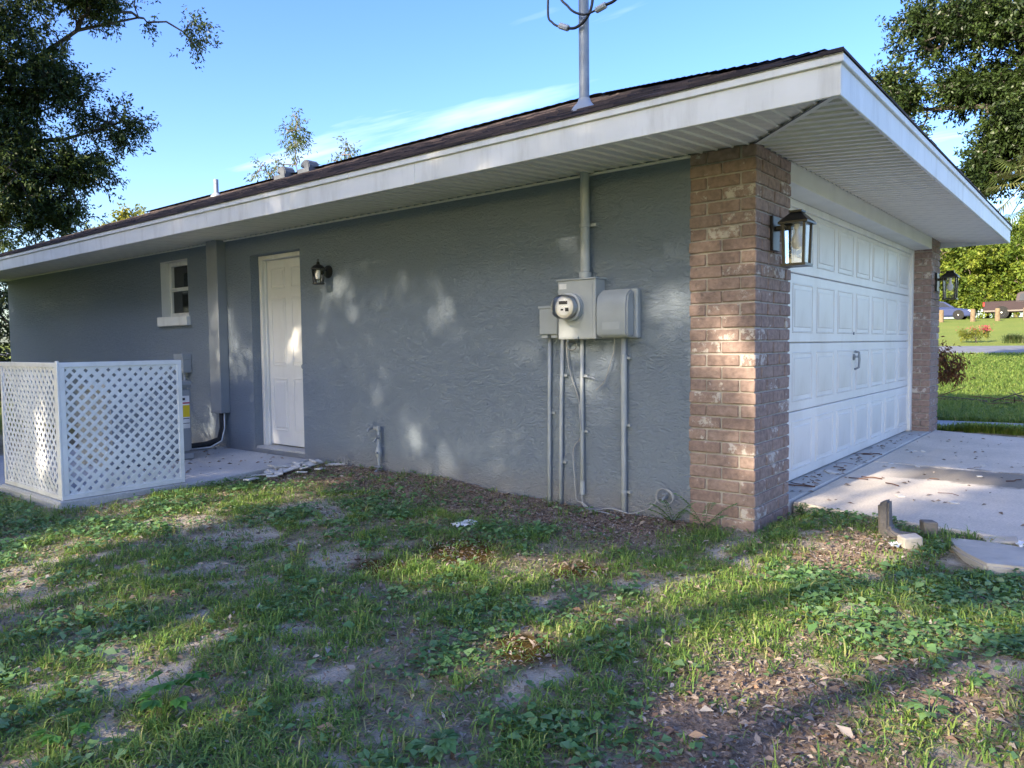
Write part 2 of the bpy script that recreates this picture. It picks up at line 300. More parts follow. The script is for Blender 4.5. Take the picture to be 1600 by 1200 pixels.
M = dict(
    stucco=stucco_mat(), brick=brick_mat(), soffit=soffit_mat(), shingle=shingle_mat(), ground=ground_mat(),
    mortar=mat('mortar', (.45, .41, .37), (.37, .335, .305), .95, 25, .004, 120),
    white=mat('white_trim_paint', (.80, .80, .78), (.72, .72, .69), .42, 2.5, .0006, 40),
    cream=mat('cream_trim_paint', (.74, .73, .66), (.66, .65, .58), .5, 3),
    door=mat('white_door_paint', (.78, .78, .77), (.73, .73, .72), .38, 2),
    gdoor=mat('white_garage_door_paint', (.80, .80, .78), (.74, .735, .71), .4, 1.6, .0005, 90),
    duct=mat('grey_painted_metal', (.29, .315, .335), (.25, .27, .29), .5, 4),
    box=mat('pale_grey_enamel', (.42, .45, .47), (.36, .385, .405), .42, 5),
    boxd=mat('grey_plastic', (.36, .39, .42), (.31, .34, .365), .45, 6),
    pipe=mat('grey_painted_pipe', (.38, .41, .44), (.31, .34, .365), .45, 9),
    galv=mat('galvanised_steel', (.30, .335, .38), (.23, .26, .30), .5, 12, metal=.25),
    black=mat('black_lantern_metal', (.012, .012, .013), (.02, .02, .02), .35, 20),
    rubber=mat('black_foam_rubber', (.014, .014, .016), (.024, .024, .026), .7, 30, .002, 80),
    cable=mat('dark_cable', (.02, .022, .026), None, .5), wire=mat('grey_wire', (.36, .37, .375), (.28, .29, .3), .5, 15),
    lattice=mat('white_vinyl_lattice', (.88, .885, .89), (.82, .82, .815), .4, 4),
    drive=concrete_mat('driveway_concrete', (.72, .64, .54), (.56, .50, .42)), slab=concrete_mat('patio_concrete', (.56, .555, .53), (.42, .415, .395), False),
    walk=concrete_mat('walk_concrete', (.42, .43, .43), (.34, .35, .35), False), road=mat('asphalt', (.20, .20, .205), (.155, .155, .16), .9, 3, .004, 60),
    pane=mat('dark_window_glass', (.012, .014, .017), (.016, .018, .02), .06, 3), glass=glass_mat('lantern_glass'), bulb=mat('frosted_bulb', (.85, .85, .87), (.8, .8, .82), .3),
    label=mat('white_sticker', (.8, .8, .8), None, .4), yellow=mat('yellow_sticker', (.75, .55, .02), (.7, .5, .02), .4), red=mat('red_sticker_band', (.5, .03, .09), None, .4), ink=mat('dark_print', (.03, .03, .035), None, .5),
    bark=mat('oak_bark', (.10, .085, .07), (.055, .045, .038), .95, 14, .02, 25), palebark=mat('pale_bark', (.24, .19, .15), (.15, .12, .09), .95, 8, .02, 15),
    block=mat('grey_cast_block', (.22, .195, .175), (.11, .10, .09), .95, 9, .006, 60), stone=mat('flat_flagstone', (.56, .51, .43), (.38, .35, .31), .92, 4, .012, 14),
    chip=mat('broken_white_trim', (.66, .65, .62), (.45, .43, .40), .8, 14, .002, 50), rust=mat('rust_brown', (.13, .06, .03), (.08, .04, .025), .9, 20),
    wood=mat('weathered_post_wood', (.20, .145, .085), (.15, .105, .06), .9, 6), blue=mat('blue_car_paint', (.006, .022, .105), (.006, .02, .09), .4, 2, spec=.25), purple=mat('dark_plum_truck_paint', (.022, .008, .014), (.018, .007, .012), .4, 2, spec=.2),
    silver=mat('beige_two_tone_paint', (.13, .105, .09), None, .35), chrome=mat('bright_alloy', (.72, .72, .74), None, .22, metal=.9), tyre=mat('tyre_rubber', (.007, .007, .007), None, .8),
    tail=mat('tail_light_red', (.42, .015, .015), None, .2), ventm=mat('dull_zinc', (.10, .11, .125), (.075, .085, .10), .6, 10), lens=mat('clear_headlight', (.7, .72, .75), None, .1),
)

def streak(m, c, sx, amt, foot=None):
    nt = m.node_tree; b = nt.nodes['Principled BSDF']; src = b.inputs['Base Color'].links[0].from_socket
    def n(t, **k):
        x = nt.nodes.new(t)
        for a, v in k.items(): setattr(x, a, v)
        return x
    tc = n('ShaderNodeTexCoord'); mp_ = n('ShaderNodeMapping'); mp_.inputs['Scale'].default_value = sx; nt.links.new(tc.outputs['Object'], mp_.inputs[0])
    no = n('ShaderNodeTexNoise'); no.inputs['Scale'].default_value = 1; no.inputs['Detail'].default_value = 8; no.inputs['Roughness'].default_value = .65; nt.links.new(mp_.outputs[0], no.inputs['Vector'])
    mr = n('ShaderNodeMapRange'); mr.inputs['From Min'].default_value = .5; mr.inputs['From Max'].default_value = .75; mr.inputs['To Max'].default_value = amt; nt.links.new(no.outputs['Fac'], mr.inputs['Value']); f = mr.outputs[0]
    if foot:
        sp = n('ShaderNodeSeparateXYZ'); nt.links.new(tc.outputs['Object'], sp.inputs[0]); g = n('ShaderNodeMapRange'); g.inputs['From Min'].default_value = foot[0]; g.inputs['From Max'].default_value = foot[1]; g.inputs['To Max'].default_value = .5; nt.links.new(sp.outputs['Z'], g.inputs['Value'])
        g2 = n('ShaderNodeMath', operation='MULTIPLY'); nt.links.new(g.outputs[0], g2.inputs[0]); nt.links.new(no.outputs['Fac'], g2.inputs[1]); a2 = n('ShaderNodeMath', operation='ADD'); nt.links.new(g2.outputs[0], a2.inputs[0]); nt.links.new(f, a2.inputs[1]); f = a2.outputs[0]
    mi = n('ShaderNodeMix', data_type='RGBA'); mi.inputs['B'].default_value = (*c, 1); nt.links.new(f, mi.inputs['Factor']); nt.links.new(src, mi.inputs['A']); nt.links.new(mi.outputs['Result'], b.inputs['Base Color'])
streak(M['white'], (.42, .40, .36), (7, 7, 1.2), .5); streak(M['gdoor'], (.45, .42, .37), (2.5, 2.5, 1.2), .35, (.35, .05)); streak(M['lattice'], (.5, .48, .42), (5, 5, 5), .35, (.3, .05)); streak(M['door'], (.5, .48, .44), (6, 6, 2), .25)
# numpy meshes ----------------------------------------------------------------
def np_mesh(name, verts, faces_n, idx, mats, rnd=None, smooth=False):
    me = bpy.data.meshes.new(name); verts = np.asarray(verts, np.float32); idx = np.asarray(idx, np.int32).ravel(); fn = np.asarray(faces_n, np.int32)
    me.vertices.add(len(verts)); me.vertices.foreach_set('co', verts.ravel()); me.loops.add(len(idx)); me.loops.foreach_set('vertex_index', idx)
    me.polygons.add(len(fn)); st = np.concatenate([[0], np.cumsum(fn)[:-1]]).astype(np.int32); me.polygons.foreach_set('loop_start', st); me.polygons.foreach_set('loop_total', fn)
    if smooth: me.polygons.foreach_set('use_smooth', np.ones(len(fn), bool))
    me.update(calc_edges=True); me.validate()
    if rnd is not None:
        a = me.attributes.new('rnd', 'FLOAT', 'POINT'); a.data.foreach_set('value', np.asarray(rnd, np.float32))
    me.materials.append(mats); return me
def unit(a): return a / np.maximum(np.linalg.norm(a, axis=1, keepdims=True), 1e-9)
def rand_dirs(n):
    return unit(rng.normal(size=(n, 3)))
def cards(pos, d, nrm, L, W, fold=.25, wide=.45):
    """kite shaped leaves: base, left, tip, right"""
    d = unit(d); s = unit(np.cross(d, nrm)); k = np.cross(s, d); L = np.asarray(L)[:, None]; W = np.asarray(W)[:, None]
    p0 = pos; mid = pos + d * L * wide; tip = pos + d * L - k * L * .12
    return np.stack([p0, mid + s * W * .5 + k * W * fold, tip, mid - s * W * .5 + k * W * fold], 1).reshape(-1, 3)
def card_mesh(name, V, m, rnd):
    n = len(V) // 4; return np_mesh(name, V, np.full(n, 4), np.arange(4 * n), m, np.repeat(rnd, 4))
def vnoise(x, y, s, seed=0):
    x = np.asarray(x) * s + seed * 17.13; y = np.asarray(y) * s - seed * 9.71; xi = np.floor(x); yi = np.floor(y); fx = x - xi; fy = y - yi
    fx = fx * fx * (3 - 2 * fx); fy = fy * fy * (3 - 2 * fy)
    def h(a, b): v = np.sin(a * 127.1 + b * 311.7 + seed * 5.3) * 43758.5453; return v - np.floor(v)
    return (h(xi, yi) * (1 - fx) + h(xi + 1, yi) * fx) * (1 - fy) + (h(xi, yi + 1) * (1 - fx) + h(xi + 1, yi + 1) * fx) * fy
def fbm(x, y, s, seed=0, o=4):
    v = 0; a = 1; t = 0
    for i in range(o): v = v + a * vnoise(x, y, s * 2 ** i, seed + i); t += a; a *= .55
    return v / t
def sstep(a, b, x): t = np.clip((x - a) / (b - a), 0, 1); return t * t * (3 - 2 * t)

# ------------------------------------------------------------------ ground
def gz(x, y):
    x = np.asarray(x, float); y = np.asarray(y, float)
    z = np.interp(x, [-60, -5, -3.4, -2.4, -.6, 0, 9, 12, 18, 24, 31, 44, 57, 90, 300], [-.1, -.05, -.01, .03, .045, .05, .08, .14, .4, .74, .98, 1.8, 2.65, 3.6, 5])
    near = sstep(-9, -5, x) * (1 - sstep(6, 9, x)) * sstep(-6, -4, y) * (1 - sstep(9, 12, y))
    z = z + near * ((fbm(x, y, 1.1, 3) - .5) * .05 + (fbm(x, y, 6, 5, 3) - .5) * .022)
    bank = sstep(-.9, -.1, x) * (1 - sstep(.05, .3, x)) * sstep(1.9, 2.7, y) * (1 - sstep(4.2, 4.7, y)); z = z + bank * (.03 + .05 * fbm(x, y, 3, 8))
    z = z + .05 * sstep(-.5, .25, x) * (1 - sstep(5.5, 7, x)) * (1 - sstep(-.25, .0, y)) * sstep(-7, -3, y)
    z = z + .04 * np.exp(-((x + 2.0) / .9) ** 2 - ((y - 4.1) / .5) ** 2) + .03 * np.exp(-((x + 2.6) / .3) ** 2 - ((y - 5.0) / .9) ** 2)
    under = sstep(.55, .9, x) * (1 - sstep(5.2, 5.9, x)) * (1 - sstep(-.1, .3, y)); z = z - under * .05
    return z
def zones(x, y):
    """0..1 weights of bare sand, brown leaf mulch and moss"""
    d = fbm(x, y, 1.5, 21); d2 = fbm(x, y, 6, 31, 5)
    wallbare = sstep(-1.0, -.55, x + (d2 - .5) * .7) * sstep(.2, .6, y) * (1 - sstep(4.7, 5, y))
    m1 = np.exp(-(((x + 2.25) / .62) ** 2 + ((y + .85) / .42) ** 2)) * 1.25
    m2 = np.exp(-(((x + .2) / .5) ** 2 + ((y + .62) / .3) ** 2))
    m3 = np.exp(-(((x + 1.7) / .35) ** 2 + ((y + 1.3) / .35) ** 2)) * .9
    mulch = np.clip(np.maximum.reduce([wallbare, m1, m2, m3]) * 1.2 - (d2 - .45) * 1.1, 0, 1)
    sand = sstep(.555, .61, d * .35 + d2 * .65 + .05 * sstep(-1, -3, x) * sstep(.5, 2, y)) * (1 - wallbare)
    moss = np.zeros_like(x)
    for cx, cy, r in ((-1.42, 1.2, .34), (-1.3, .42, .2), (-2.23, .06, .2), (-1.85, 1.35, .2)):
        moss = np.maximum(moss, sstep(.25, .75, np.exp(-((x - cx) ** 2 + (y - cy) ** 2) / r ** 2) * (.55 + d2)))
    return sand, mulch, moss
def axis(lo, hi, fine, far):
    a = list(np.arange(lo, hi + 1e-6, fine)); s = fine; v = hi
    while v < far: s *= 1.25; v += s; a.append(v)
    s = fine; v = lo
    while v > -far: s *= 1.25; v -= s; a.insert(0, v)
    return np.array(a)
gx = axis(-5.2, 1.2, .055, 600); gy = axis(-3.0, 6.4, .055, 600)
GX, GY = np.meshgrid(gx, gy, indexing='ij'); GZ = gz(GX, GY); nx, ny = GX.shape
V = np.stack([GX, GY, GZ], -1).reshape(-1, 3); ii, jj = np.meshgrid(np.arange(nx - 1), np.arange(ny - 1), indexing='ij'); a = (ii * ny + jj).ravel()
me = np_mesh('ground', V, np.full(len(a), 4), np.stack([a, a + ny, a + ny + 1, a + 1], 1), M['ground'], smooth=True)
s_, m_, o_ = zones(V[:, 0], V[:, 1]); lawn_ = np.maximum(sstep(5.9, 6.4, V[:, 0]), np.maximum(sstep(-6, -9, V[:, 0]), np.maximum(sstep(9, 12, V[:, 1]), sstep(-4, -7, V[:, 1]))))
for k, v in (('sand', s_ * .85), ('mulch', m_), ('moss', o_), ('lawn', lawn_)):
    at = me.attributes.new(k, 'FLOAT', 'POINT'); at.data.foreach_set('value', v.astype(np.float32))
g = link_mesh('ground', me); tag(g, kind='structure')
# driveway slabs, garage apron, patio slab, walkway, street
def top_slab(name, poly, z0, z1, m, parent=None, bev=.008): return MB().prism(poly, 'z', z0, z1).build(name, m, parent, bevel=bev)
drv = thing('driveway', None, None, (3, 0, 0)); drv['kind'] = 'structure'
top_slab('slab', [(.66, -.016), (.53, -.45), (.37, -1.36), (.02, -3), (-1.5, -9.5), (1.0, -9.5), (2.745, -1.16), (2.79, -.016)], -.1, .131, M['drive'], drv)
top_slab('slab', [(2.802, -.016), (2.757, -1.16), (1.012, -9.5), (3.4, -9.5), (5.46, -.94), (5.78, -.016)], -.1, .133, M['drive'], drv)
ap = top_slab('garage_apron', [(.612, 0), (5.99, 0), (5.99, .6), (.612, .6)], -.1, .141, M['slab']); tag(ap, kind='structure')
pt = top_slab('patio', [(-2.40, 4.27), (-1.42, 4.27), (-.55, 4.45), (-.003, 4.58), (-.003, 7.6), (-2.40, 7.6)], -.1, .098, M['slab']); tag(pt, kind='structure')
wk = []
for t in np.linspace(0, 1, 14): wk.append((6.75 + .1 * t * 8 * t, 1.6 - 5.5 * t))
lft = [(x - .45, y) for x, y in wk]; rgt = [(x + .5, y + .15) for x, y in wk][::-1]
w_ = top_slab('path', lft + rgt, -.05, .112, M['walk']); tag(w_, kind='structure')
rx = np.linspace(24.2, 30.6, 9); rv = []; rf = []
for i, x in enumerate(rx):
    for j, y in enumerate((-120, 160)): rv.append((x + (y - 3) * -.02, y, float(gz(x, y)) + .012 + .05 * math.sin(math.pi * i / 8)))
for i in range(8): rf.append((2 * i, 2 * i + 2, 2 * i + 3, 2 * i + 1))
rd = MB().add(rv, rf).build('street', M['road'], smooth=True); tag(rd, kind='structure')

# ------------------------------------------------------------------ house
house = thing('house', 'low grey stucco house with brick garage pillars and white eaves', 'house', (0, 0, .05))
HS, ZF, OV, OF, FT = 2.426, 2.368,   .809, .69, .177
YB, XE, XR = 13.0, 5.50, 6.02   # back end of the wall, right edge of the garage opening, right end of the house
DY0, DY1, DZ0, DZ1 = 4.65, 5.545, .14, 2.215
WY0, WY1, WZ0, WZ1 = 6.885, 7.56, 1.62, 2.30
def wall_holes(mb, u0, u1, v0, v1, holes, depth, P):
    us = sorted({u0, u1, *[h[0] for h in holes], *[h[1] for h in holes]}); vs_ = sorted({v0, v1, *[h[2] for h in holes], *[h[3] for h in holes]})
    for i in range(len(us) - 1):
        for j in range(len(vs_) - 1):
            cu, cv = (us[i] + us[i + 1]) / 2, (vs_[j] + vs_[j + 1]) / 2
            if any(h[0] < cu < h[1] and h[2] < cv < h[3] for h in holes): continue
            mb.quad(P(us[i], vs_[j], 0), P(us[i + 1], vs_[j], 0), P(us[i + 1], vs_[j + 1], 0), P(us[i], vs_[j + 1], 0))
    for h in holes:
        a, b, c, d = h
        for (p, q) in (((a, c), (b, c)), ((b, c), (b, d)), ((b, d), (a, d)), ((a, d), (a, c))):
            mb.quad(P(*p, 0), P(*q, 0), P(*q, depth), P(*p, depth))
mb = MB(); wall_holes(mb, .43, YB, -.15, 2.6, [(DY0, DY1, DZ0, DZ1), (WY0, WY1, WZ0, WZ1)], .2, lambda u, v, d: (d, u, v))
mb.build('side_wall', M['stucco'], house, recalc=False)
mb = MB(); mb.quad((0, YB, -.15), (XR, YB, -.15), (XR, YB, 2.6), (0, YB, 2.6)); mb.quad((XR, .25, -.15), (XR, YB, -.15), (XR, YB, 2.6), (XR, .25, 2.6))
mb.build('rear_wall', M['stucco'], house, recalc=False)
mb = MB().box((.02, .30, -.1), (.63, .44, 2.6)); mb.box((XE - .03, .235, -.1), (XR - .01, .5, 2.6)); mb.build('corner_wall', M['stucco'], house)
# ---- brick pillars: every brick is a piece
bm_cache = {}
def brick_mesh(sx, sy, sz):
    k = (round(sx, 3), round(sy, 3), round(sz, 3), random.randrange(3))
    if k not in bm_cache:
        b = MB().box((-sx / 2, -sy / 2, -sz / 2), (sx / 2, sy / 2, sz / 2)); b.v = [tuple(c + random.uniform(-.0022, .0022) for c in p) for p in b.v]
        bm_cache[k] = b.mesh('brick', M['brick'], bevel=.005)
    return bm_cache[k]
def pillar(x0, w, d, courses, zb, left_full):
    CH = .0800; T = .095; J = .011
    core = MB().box((x0 + .012, .012, -.1), (x0 + w - .01, d, 2.45)).build('pillar', M['mortar'], house)
    for i in range(courses):
        z = zb + (i + .5) * CH
        def put(xa, xb, ya, yb):
            o = bpy.data.objects.new('brick', brick_mesh(xb - xa, yb - ya, CH - J)); col.objects.link(o); o.parent = core
            j = random.uniform(-.003, .003)
            o.location = Vector(((xa + xb) / 2 + j, (ya + yb) / 2 + random.uniform(-.003, .003), z)) - org[house.name]
        if i % 2 == 0:
            h = d / 2 if left_full else d
            put(x0, x0 + T, 0, h - J / 2)
            if left_full: put(x0, x0 + T, h + J / 2, d)
            x = x0 + T + J
        else:
            put(x0, x0 + .2, 0, T); 
            if left_full: put(x0, x0 + T, T + J, T + J + .21); put(x0, x0 + T, T + 2 * J + .21, d)
            else: put(x0, x0 + T, T + J, d)
            x = x0 + .2 + J
        while x < x0 + w - .02:
            e = min(x + .2, x0 + w)
            if x0 + w - e < .05: e = x0 + w
            put(x, e, 0, T); x = e + J
pillar(0, .618, .44, 30, .035, True)
pillar(XE, XR - XE, .235, 29, .115, False)
# ---- header over the garage door, jambs, garage door
GD = .217
MB().box((.6182, .004, 2.30), (XE - .0002, .20, 2.44)).build('header_beam', M['cream'], house, bevel=.004)
mb = MB(); mb.box((XE - .10, GD - .03, .143), (XE - .001, GD + .03, 2.2985)); mb.box((.62, GD - .03, .143), (.70, GD + .03, 2.2985)); mb.build('door_jamb', M['white'], house, bevel=.004)
mb = MB(); mb.box((.70, GD - .025, 2.245), (XE - .10, GD - .004, 2.2985)); mb.build('door_stop', M['white'], house, bevel=.003)
gdoor = MB().box((.66, GD + .05, .145), (XE - .05, GD + .07, 2.29)).build('garage_door', M['gdoor'], house)
GX0, GX1, GZ0, GZ1 = .66, XE - .095, .150, 2.29
SH = (GZ1 - GZ0) / 4; PW = (GX1 - GX0) / 8
secm = None; panm = None
for s in range(4):
    MB().box((GX0, GD, GZ0 + s * SH + .003), (GX1, GD + .045, GZ0 + (s + 1) * SH - .003)).build('section', M['gdoor'], gdoor, bevel=.006)
    for c in range(8):
        if panm is None:
            p = MB(); w, h = PW - .11, SH - .15
            for (a, b, t) in ((0, .016, .005), (.03, .03, .009)):
                pass
            for (xa, za, xb, zb) in ((-w / 2, -h / 2, w / 2, -h / 2 + .014), (-w / 2, h / 2 - .014, w / 2, h / 2), (-w / 2, -h / 2 + .0142, -w / 2 + .014, h / 2 - .0142), (w / 2 - .014, -h / 2 + .0142, w / 2, h / 2 - .0142)):
                p.box((xa, -.006, za), (xb, .004, zb))
            p.box((-w / 2 + .045, -.0055, -h / 2 + .045), (w / 2 - .045, .004, h / 2 - .045))
            panm = p.mesh('panel', M['gdoor'], bevel=.0045)
        o = bpy.data.objects.new('panel', panm); col.objects.link(o); o.parent = gdoor
        o.location = Vector((GX0 + (c + .5) * PW, GD, GZ0 + (s + .5) * SH)) - org[house.name]
hx = 3.02
mb = MB().cyl((hx, GD - .012, 1.075), (hx, GD + .01, 1.075), .03); mb.tube([(hx, GD - .01, 1.13), (hx, GD - .05, 1.12), (hx, GD - .055, 1.06), (hx, GD - .05, .98), (hx, GD - .012, .96)], .011, 8)
mb.box((hx - .05, GD - .04, 1.07), (hx + .05, GD - .02, 1.09)); mb.build('handle', M['galv'], gdoor)
MB().cyl((hx - .01, GD - .01, 1.30), (hx - .01, GD + .01, 1.30), .014).build('lock', M['galv'], gdoor)
# ---- side door in its recess
sd = MB().box((.165, DY0 + .055, DZ0 + .035), (.205, DY1 - .055, DZ1 - .05)).build('side_door', M['door'], house, bevel=.003)
mb = MB(); mb.box((.10, DY1 - .05, DZ0), (.21, DY1 - .0008, DZ1 - .0008)); mb.box((.10, DY0 + .0008, DZ0), (.21, DY0 + .05, DZ1 - .0008)); mb.box((.10, DY0 + .0502, DZ1 - .045), (.21, DY1 - .0502, DZ1 - .0008))
mb.box((.135, DY1 - .068, DZ0), (.163, DY1 - .0502, DZ1 - .0455)); mb.build('door_frame', M['white'], sd, bevel=.004)
MB().box((.012, DY0 + .002, DZ0 - .05), (.22, DY1 - .002, DZ0 + .022)).build('threshold', M['slab'], sd, bevel=.006)
dw = (DY1 - DY0 - .11); yc = (DY0 + DY1) / 2
for (za, zb) in ((1.86, 2.08), (1.03, 1.76), (.33, .90)):
    for s in (-1, 1):
        c0 = yc + s * dw * .235; w = dw * .33
        p = MB()
        for (a, b, c, d) in ((c0 - w / 2, za, c0 + w / 2, za + .012), (c0 - w / 2, zb - .012, c0 + w / 2, zb), (c0 - w / 2, za + .0122, c0 - w / 2 + .012, zb - .0122), (c0 + w / 2 - .012, za + .0122, c0 + w / 2, zb - .0122)):
            p.box((.157, a, b), (.167, c, d))
        p.box((.158, c0 - w / 2 + .035, za + .035), (.167, c0 + w / 2 - .035, zb - .035)); p.build('panel', M['door'], sd, bevel=.004)
MB().lathe([(.028, 0), (.028, .008), (.012, .012), (.012, .04), (.028, .05), (.03, .065), (.018, .078)], (.165, DY0 + .13, 1.03), (-1, 0, 0)).build('door_knob', M['galv'], sd, smooth='auto')
# ---- window
win = MB().box((.15, WY0 + .002, WZ0 + .002), (.19, WY1 - .002, WZ0 + .03)).build('window', M['white'], house)
mb = MB(); fx0, fx1 = .11, .17
mb.box((fx0, WY1 - .05, WZ0 + .001), (fx1, WY1 - .001, WZ1 - .001)); mb.box((fx0, WY0 + .001, WZ0 + .001), (fx1, WY0 + .05, WZ1 - .001)); mb.box((fx0, WY0 + .0502, WZ1 - .05), (fx1, WY1 - .0502, WZ1 - .001)); mb.box((fx0, WY0 + .0502, WZ0 + .001), (fx1, WY1 - .0502, WZ0 + .05)); mb.build('frame', M['white'], win, bevel=.003)
MB().box((fx0 - .012, WY0 + .0505, (WZ0 + WZ1) / 2 - .022), (fx1 - .005, WY1 - .0505, (WZ0 + WZ1) / 2 + .022)).build('meeting_rail', M['white'], win, bevel=.003)
MB().box((.135, WY0 + .0505, WZ0 + .0505), (.139, WY1 - .0505, (WZ0 + WZ1) / 2 - .0225)).build('pane', M['pane'], win)
MB().box((.150, WY0 + .0505, (WZ0 + WZ1) / 2 + .0225), (.154, WY1 - .0505, WZ1 - .0505)).build('pane', M['pane'], win)
MB().box((-.05, WY0 - .03, WZ0 - .115), (.11, WY1 + .03, WZ0 - .0008)).build('sill', M['white'], win, bevel=.006)
mb = MB()
for (ya, yb) in ((WY1 - .004, WY1 - .0012), (WY0 + .0012, WY0 + .004)): mb.box((.001, ya, WZ0 + .001), (fx0 - .001, yb, WZ1 - .0042))
mb.box((.001, WY0 + .0012, WZ1 - .004), (fx0 - .001, WY1 - .0012, WZ1 - .0012)); mb.build('reveal_trim', M['white'], win)
# ---- soffit panels (one piece each), with three ribs a panel
def zs(t): return HS + (ZF - HS) * t     # t = 0 at the wall, 1 at the fascia
soff = MB().box((-OV + .005, YB - .3, ZF + .05), (-.005, YB + .29, ZF + .055)).build('soffit', M['white'], house)
def ribs(w0, w1):
    st = (w1 - w0) / 3; pts = []
    for k in range(3):
        u = w0 + k * st; pts += [(u, .013), (u + .0035, .0), (u + .012, .0), (u + .016, .006), (u + st - .001, .0125)]
    pts.append((w1, .013)); return pts
def soffit_panel(w0, w1, side):
    mb = MB(); pr = ribs(w0, w1); top = []
    for (u, dz) in pr:
        if side: ta, tb = (max(-OV * 1, -OV), 0 if u >= 0 else u * OV / OF)
        else: ta, tb = (-OF, 0 if u >= 0 else u * OF / OV)
        top.append(((ta, u, dz), (tb, u, dz)))
    V_ = []; F_ = []
    for (a, b) in top:
        for (t, u, dz) in (a, b):
            if side: V_.append((t, u, zs(-t / OV) + dz))
            else: V_.append((u, t, zs(-t / OF) + dz))
    for i in range(len(top) - 1): F_.append((2 * i, 2 * i + 1, 2 * i + 3, 2 * i + 2))
    mb.add(V_, F_); return mb
y = -OF + .02
while y < YB + .3: soffit_panel(y, y + .3045, True).build('panel', M['soffit'], soff, recalc=False); y += .305
x = -OV + .02
while x < XR + .02: soffit_panel(x, min(x + .3045, XR + .05), False).build('panel', M['soffit'], soff, recalc=False); x += .305
mb = MB(); A = Vector((-OV + .01, -OF + .01, ZF - .004)); B = Vector((-.005, -.005, HS - .004)); n_ = Vector((OF, -OV, 0)).normalized() * .014
mb.add([A - n_, A + n_, B + n_, B - n_, A - n_ + Vector((0, 0, .012)), A + n_ + Vector((0, 0, .012)), B + n_ + Vector((0, 0, .012)), B - n_ + Vector((0, 0, .012))], [(0, 1, 2, 3), (4, 5, 6, 7), (0, 1, 5, 4), (1, 2, 6, 5), (2, 3, 7, 6), (3, 0, 4, 7)]); mb.build('mitre_trim', M['soffit'], soff)
mb = MB(); n2 = Vector((OF, -OV, 0)).normalized(); o2 = -n2 * .022
mb.add([A + o2 - n2 * .006, A + o2 + n2 * .006, B + o2 + n2 * .006, B + o2 - n2 * .006], [(0, 1, 2, 3)]); mb.build('mitre_gap', M['ink'], soff, recalc=False)
mb = MB(); mb.box((-.022, .43, HS - .016), (-.001, YB, HS - .002)); mb.build('wall_channel', M['soffit'], soff)
# ---- fascia: lower board and proud drip strip, in lengths
Z1 = ZF + .133; Z2 = ZF + FT
def run(a, b, n, fn):
    for i in range(n): fn(a + (b - a) * i / n + (.0008 if i else 0), a + (b - a) * (i + 1) / n - (.0008 if i < n - 1 else 0), i)
run(-OF, YB + .3, 5, lambda a, b, i: MB().box((-OV - .02, a - (.0 if i else .02), ZF - .012), (-OV, b, Z1)).build('fascia', M['white'], house, bevel=.003))
run(-OF, YB + .3, 4, lambda a, b, i: MB().box((-OV - .034, a - (.0 if i else .034), Z1 + .0005), (-OV + .02, b, Z2)).build('drip_strip', M['white'], house, bevel=.003))
run(-OV, XR + .05, 3, lambda a, b, i: MB().box((a + (0 if i else .0005), -OF - .02, ZF - .0121), (b, -OF, Z1)).build('fascia', M['white'], house, bevel=.003))
run(-OV, XR + .05, 2, lambda a, b, i: MB().box((a + (0 if i else .021), -OF - .034, Z1 + .0005), (b, -OF + .02, Z2)).build('drip_strip', M['white'], house, bevel=.003))
MB().box((XR + .03, -OF + .001, ZF - .01), (XR + .05, YB + .3, Z2 - .001)).build('fascia', M['white'], house, bevel=.003)
# ---- hip roof and its shingles
SL = .402; EX, EY, EZ = -OV - .040, -OF - .037, Z2 + .006
RXC = (EX + XR + .09) / 2; RUN = RXC - EX; RZ = EZ + SL * RUN; YE = YB + .35
roof = MB(); c0, c1, c2, c3 = (EX, EY, EZ - .012), (XR + .09, EY, EZ - .012), (XR + .09, YE, EZ - .012), (EX, YE, EZ - .012); ra = (RXC, EY + RUN, RZ - .02); rb = (RXC, YE, RZ - .02)
roof.add([c0, c1, c2, c3, ra, rb], [(0, 4, 5, 3), (0, 1, 4), (1, 2, 5, 4), (3, 5, 2), (0, 3, 2, 1)])
roof = roof.build('roof', M['shingle'], house, recalc=False)
sv = []; sf = []; sr = []
def tab(p0, p1, q0, q1, th, r, dn=.006):
    """p0,p1 lower edge, q0,q1 upper edge of one shingle tab"""
    k = len(sv); up_ = Vector((0, 0, th)); u0 = Vector((0, 0, .002))
    for p in (Vector(p0) + up_, Vector(p1) + up_, Vector(q1) + u0, Vector(q0) + u0, Vector(p0) - Vector((0, 0, dn)), Vector(p1) - Vector((0, 0, dn))): sv.append(tuple(p)); sr.append(r)
    sf.extend([(k, k + 1, k + 2, k + 3), (k + 4, k + 5, k + 1, k), (k, k + 3, k + 4), (k + 1, k + 5, k + 2)])
EXP = .14; nc = int(RUN / EXP)
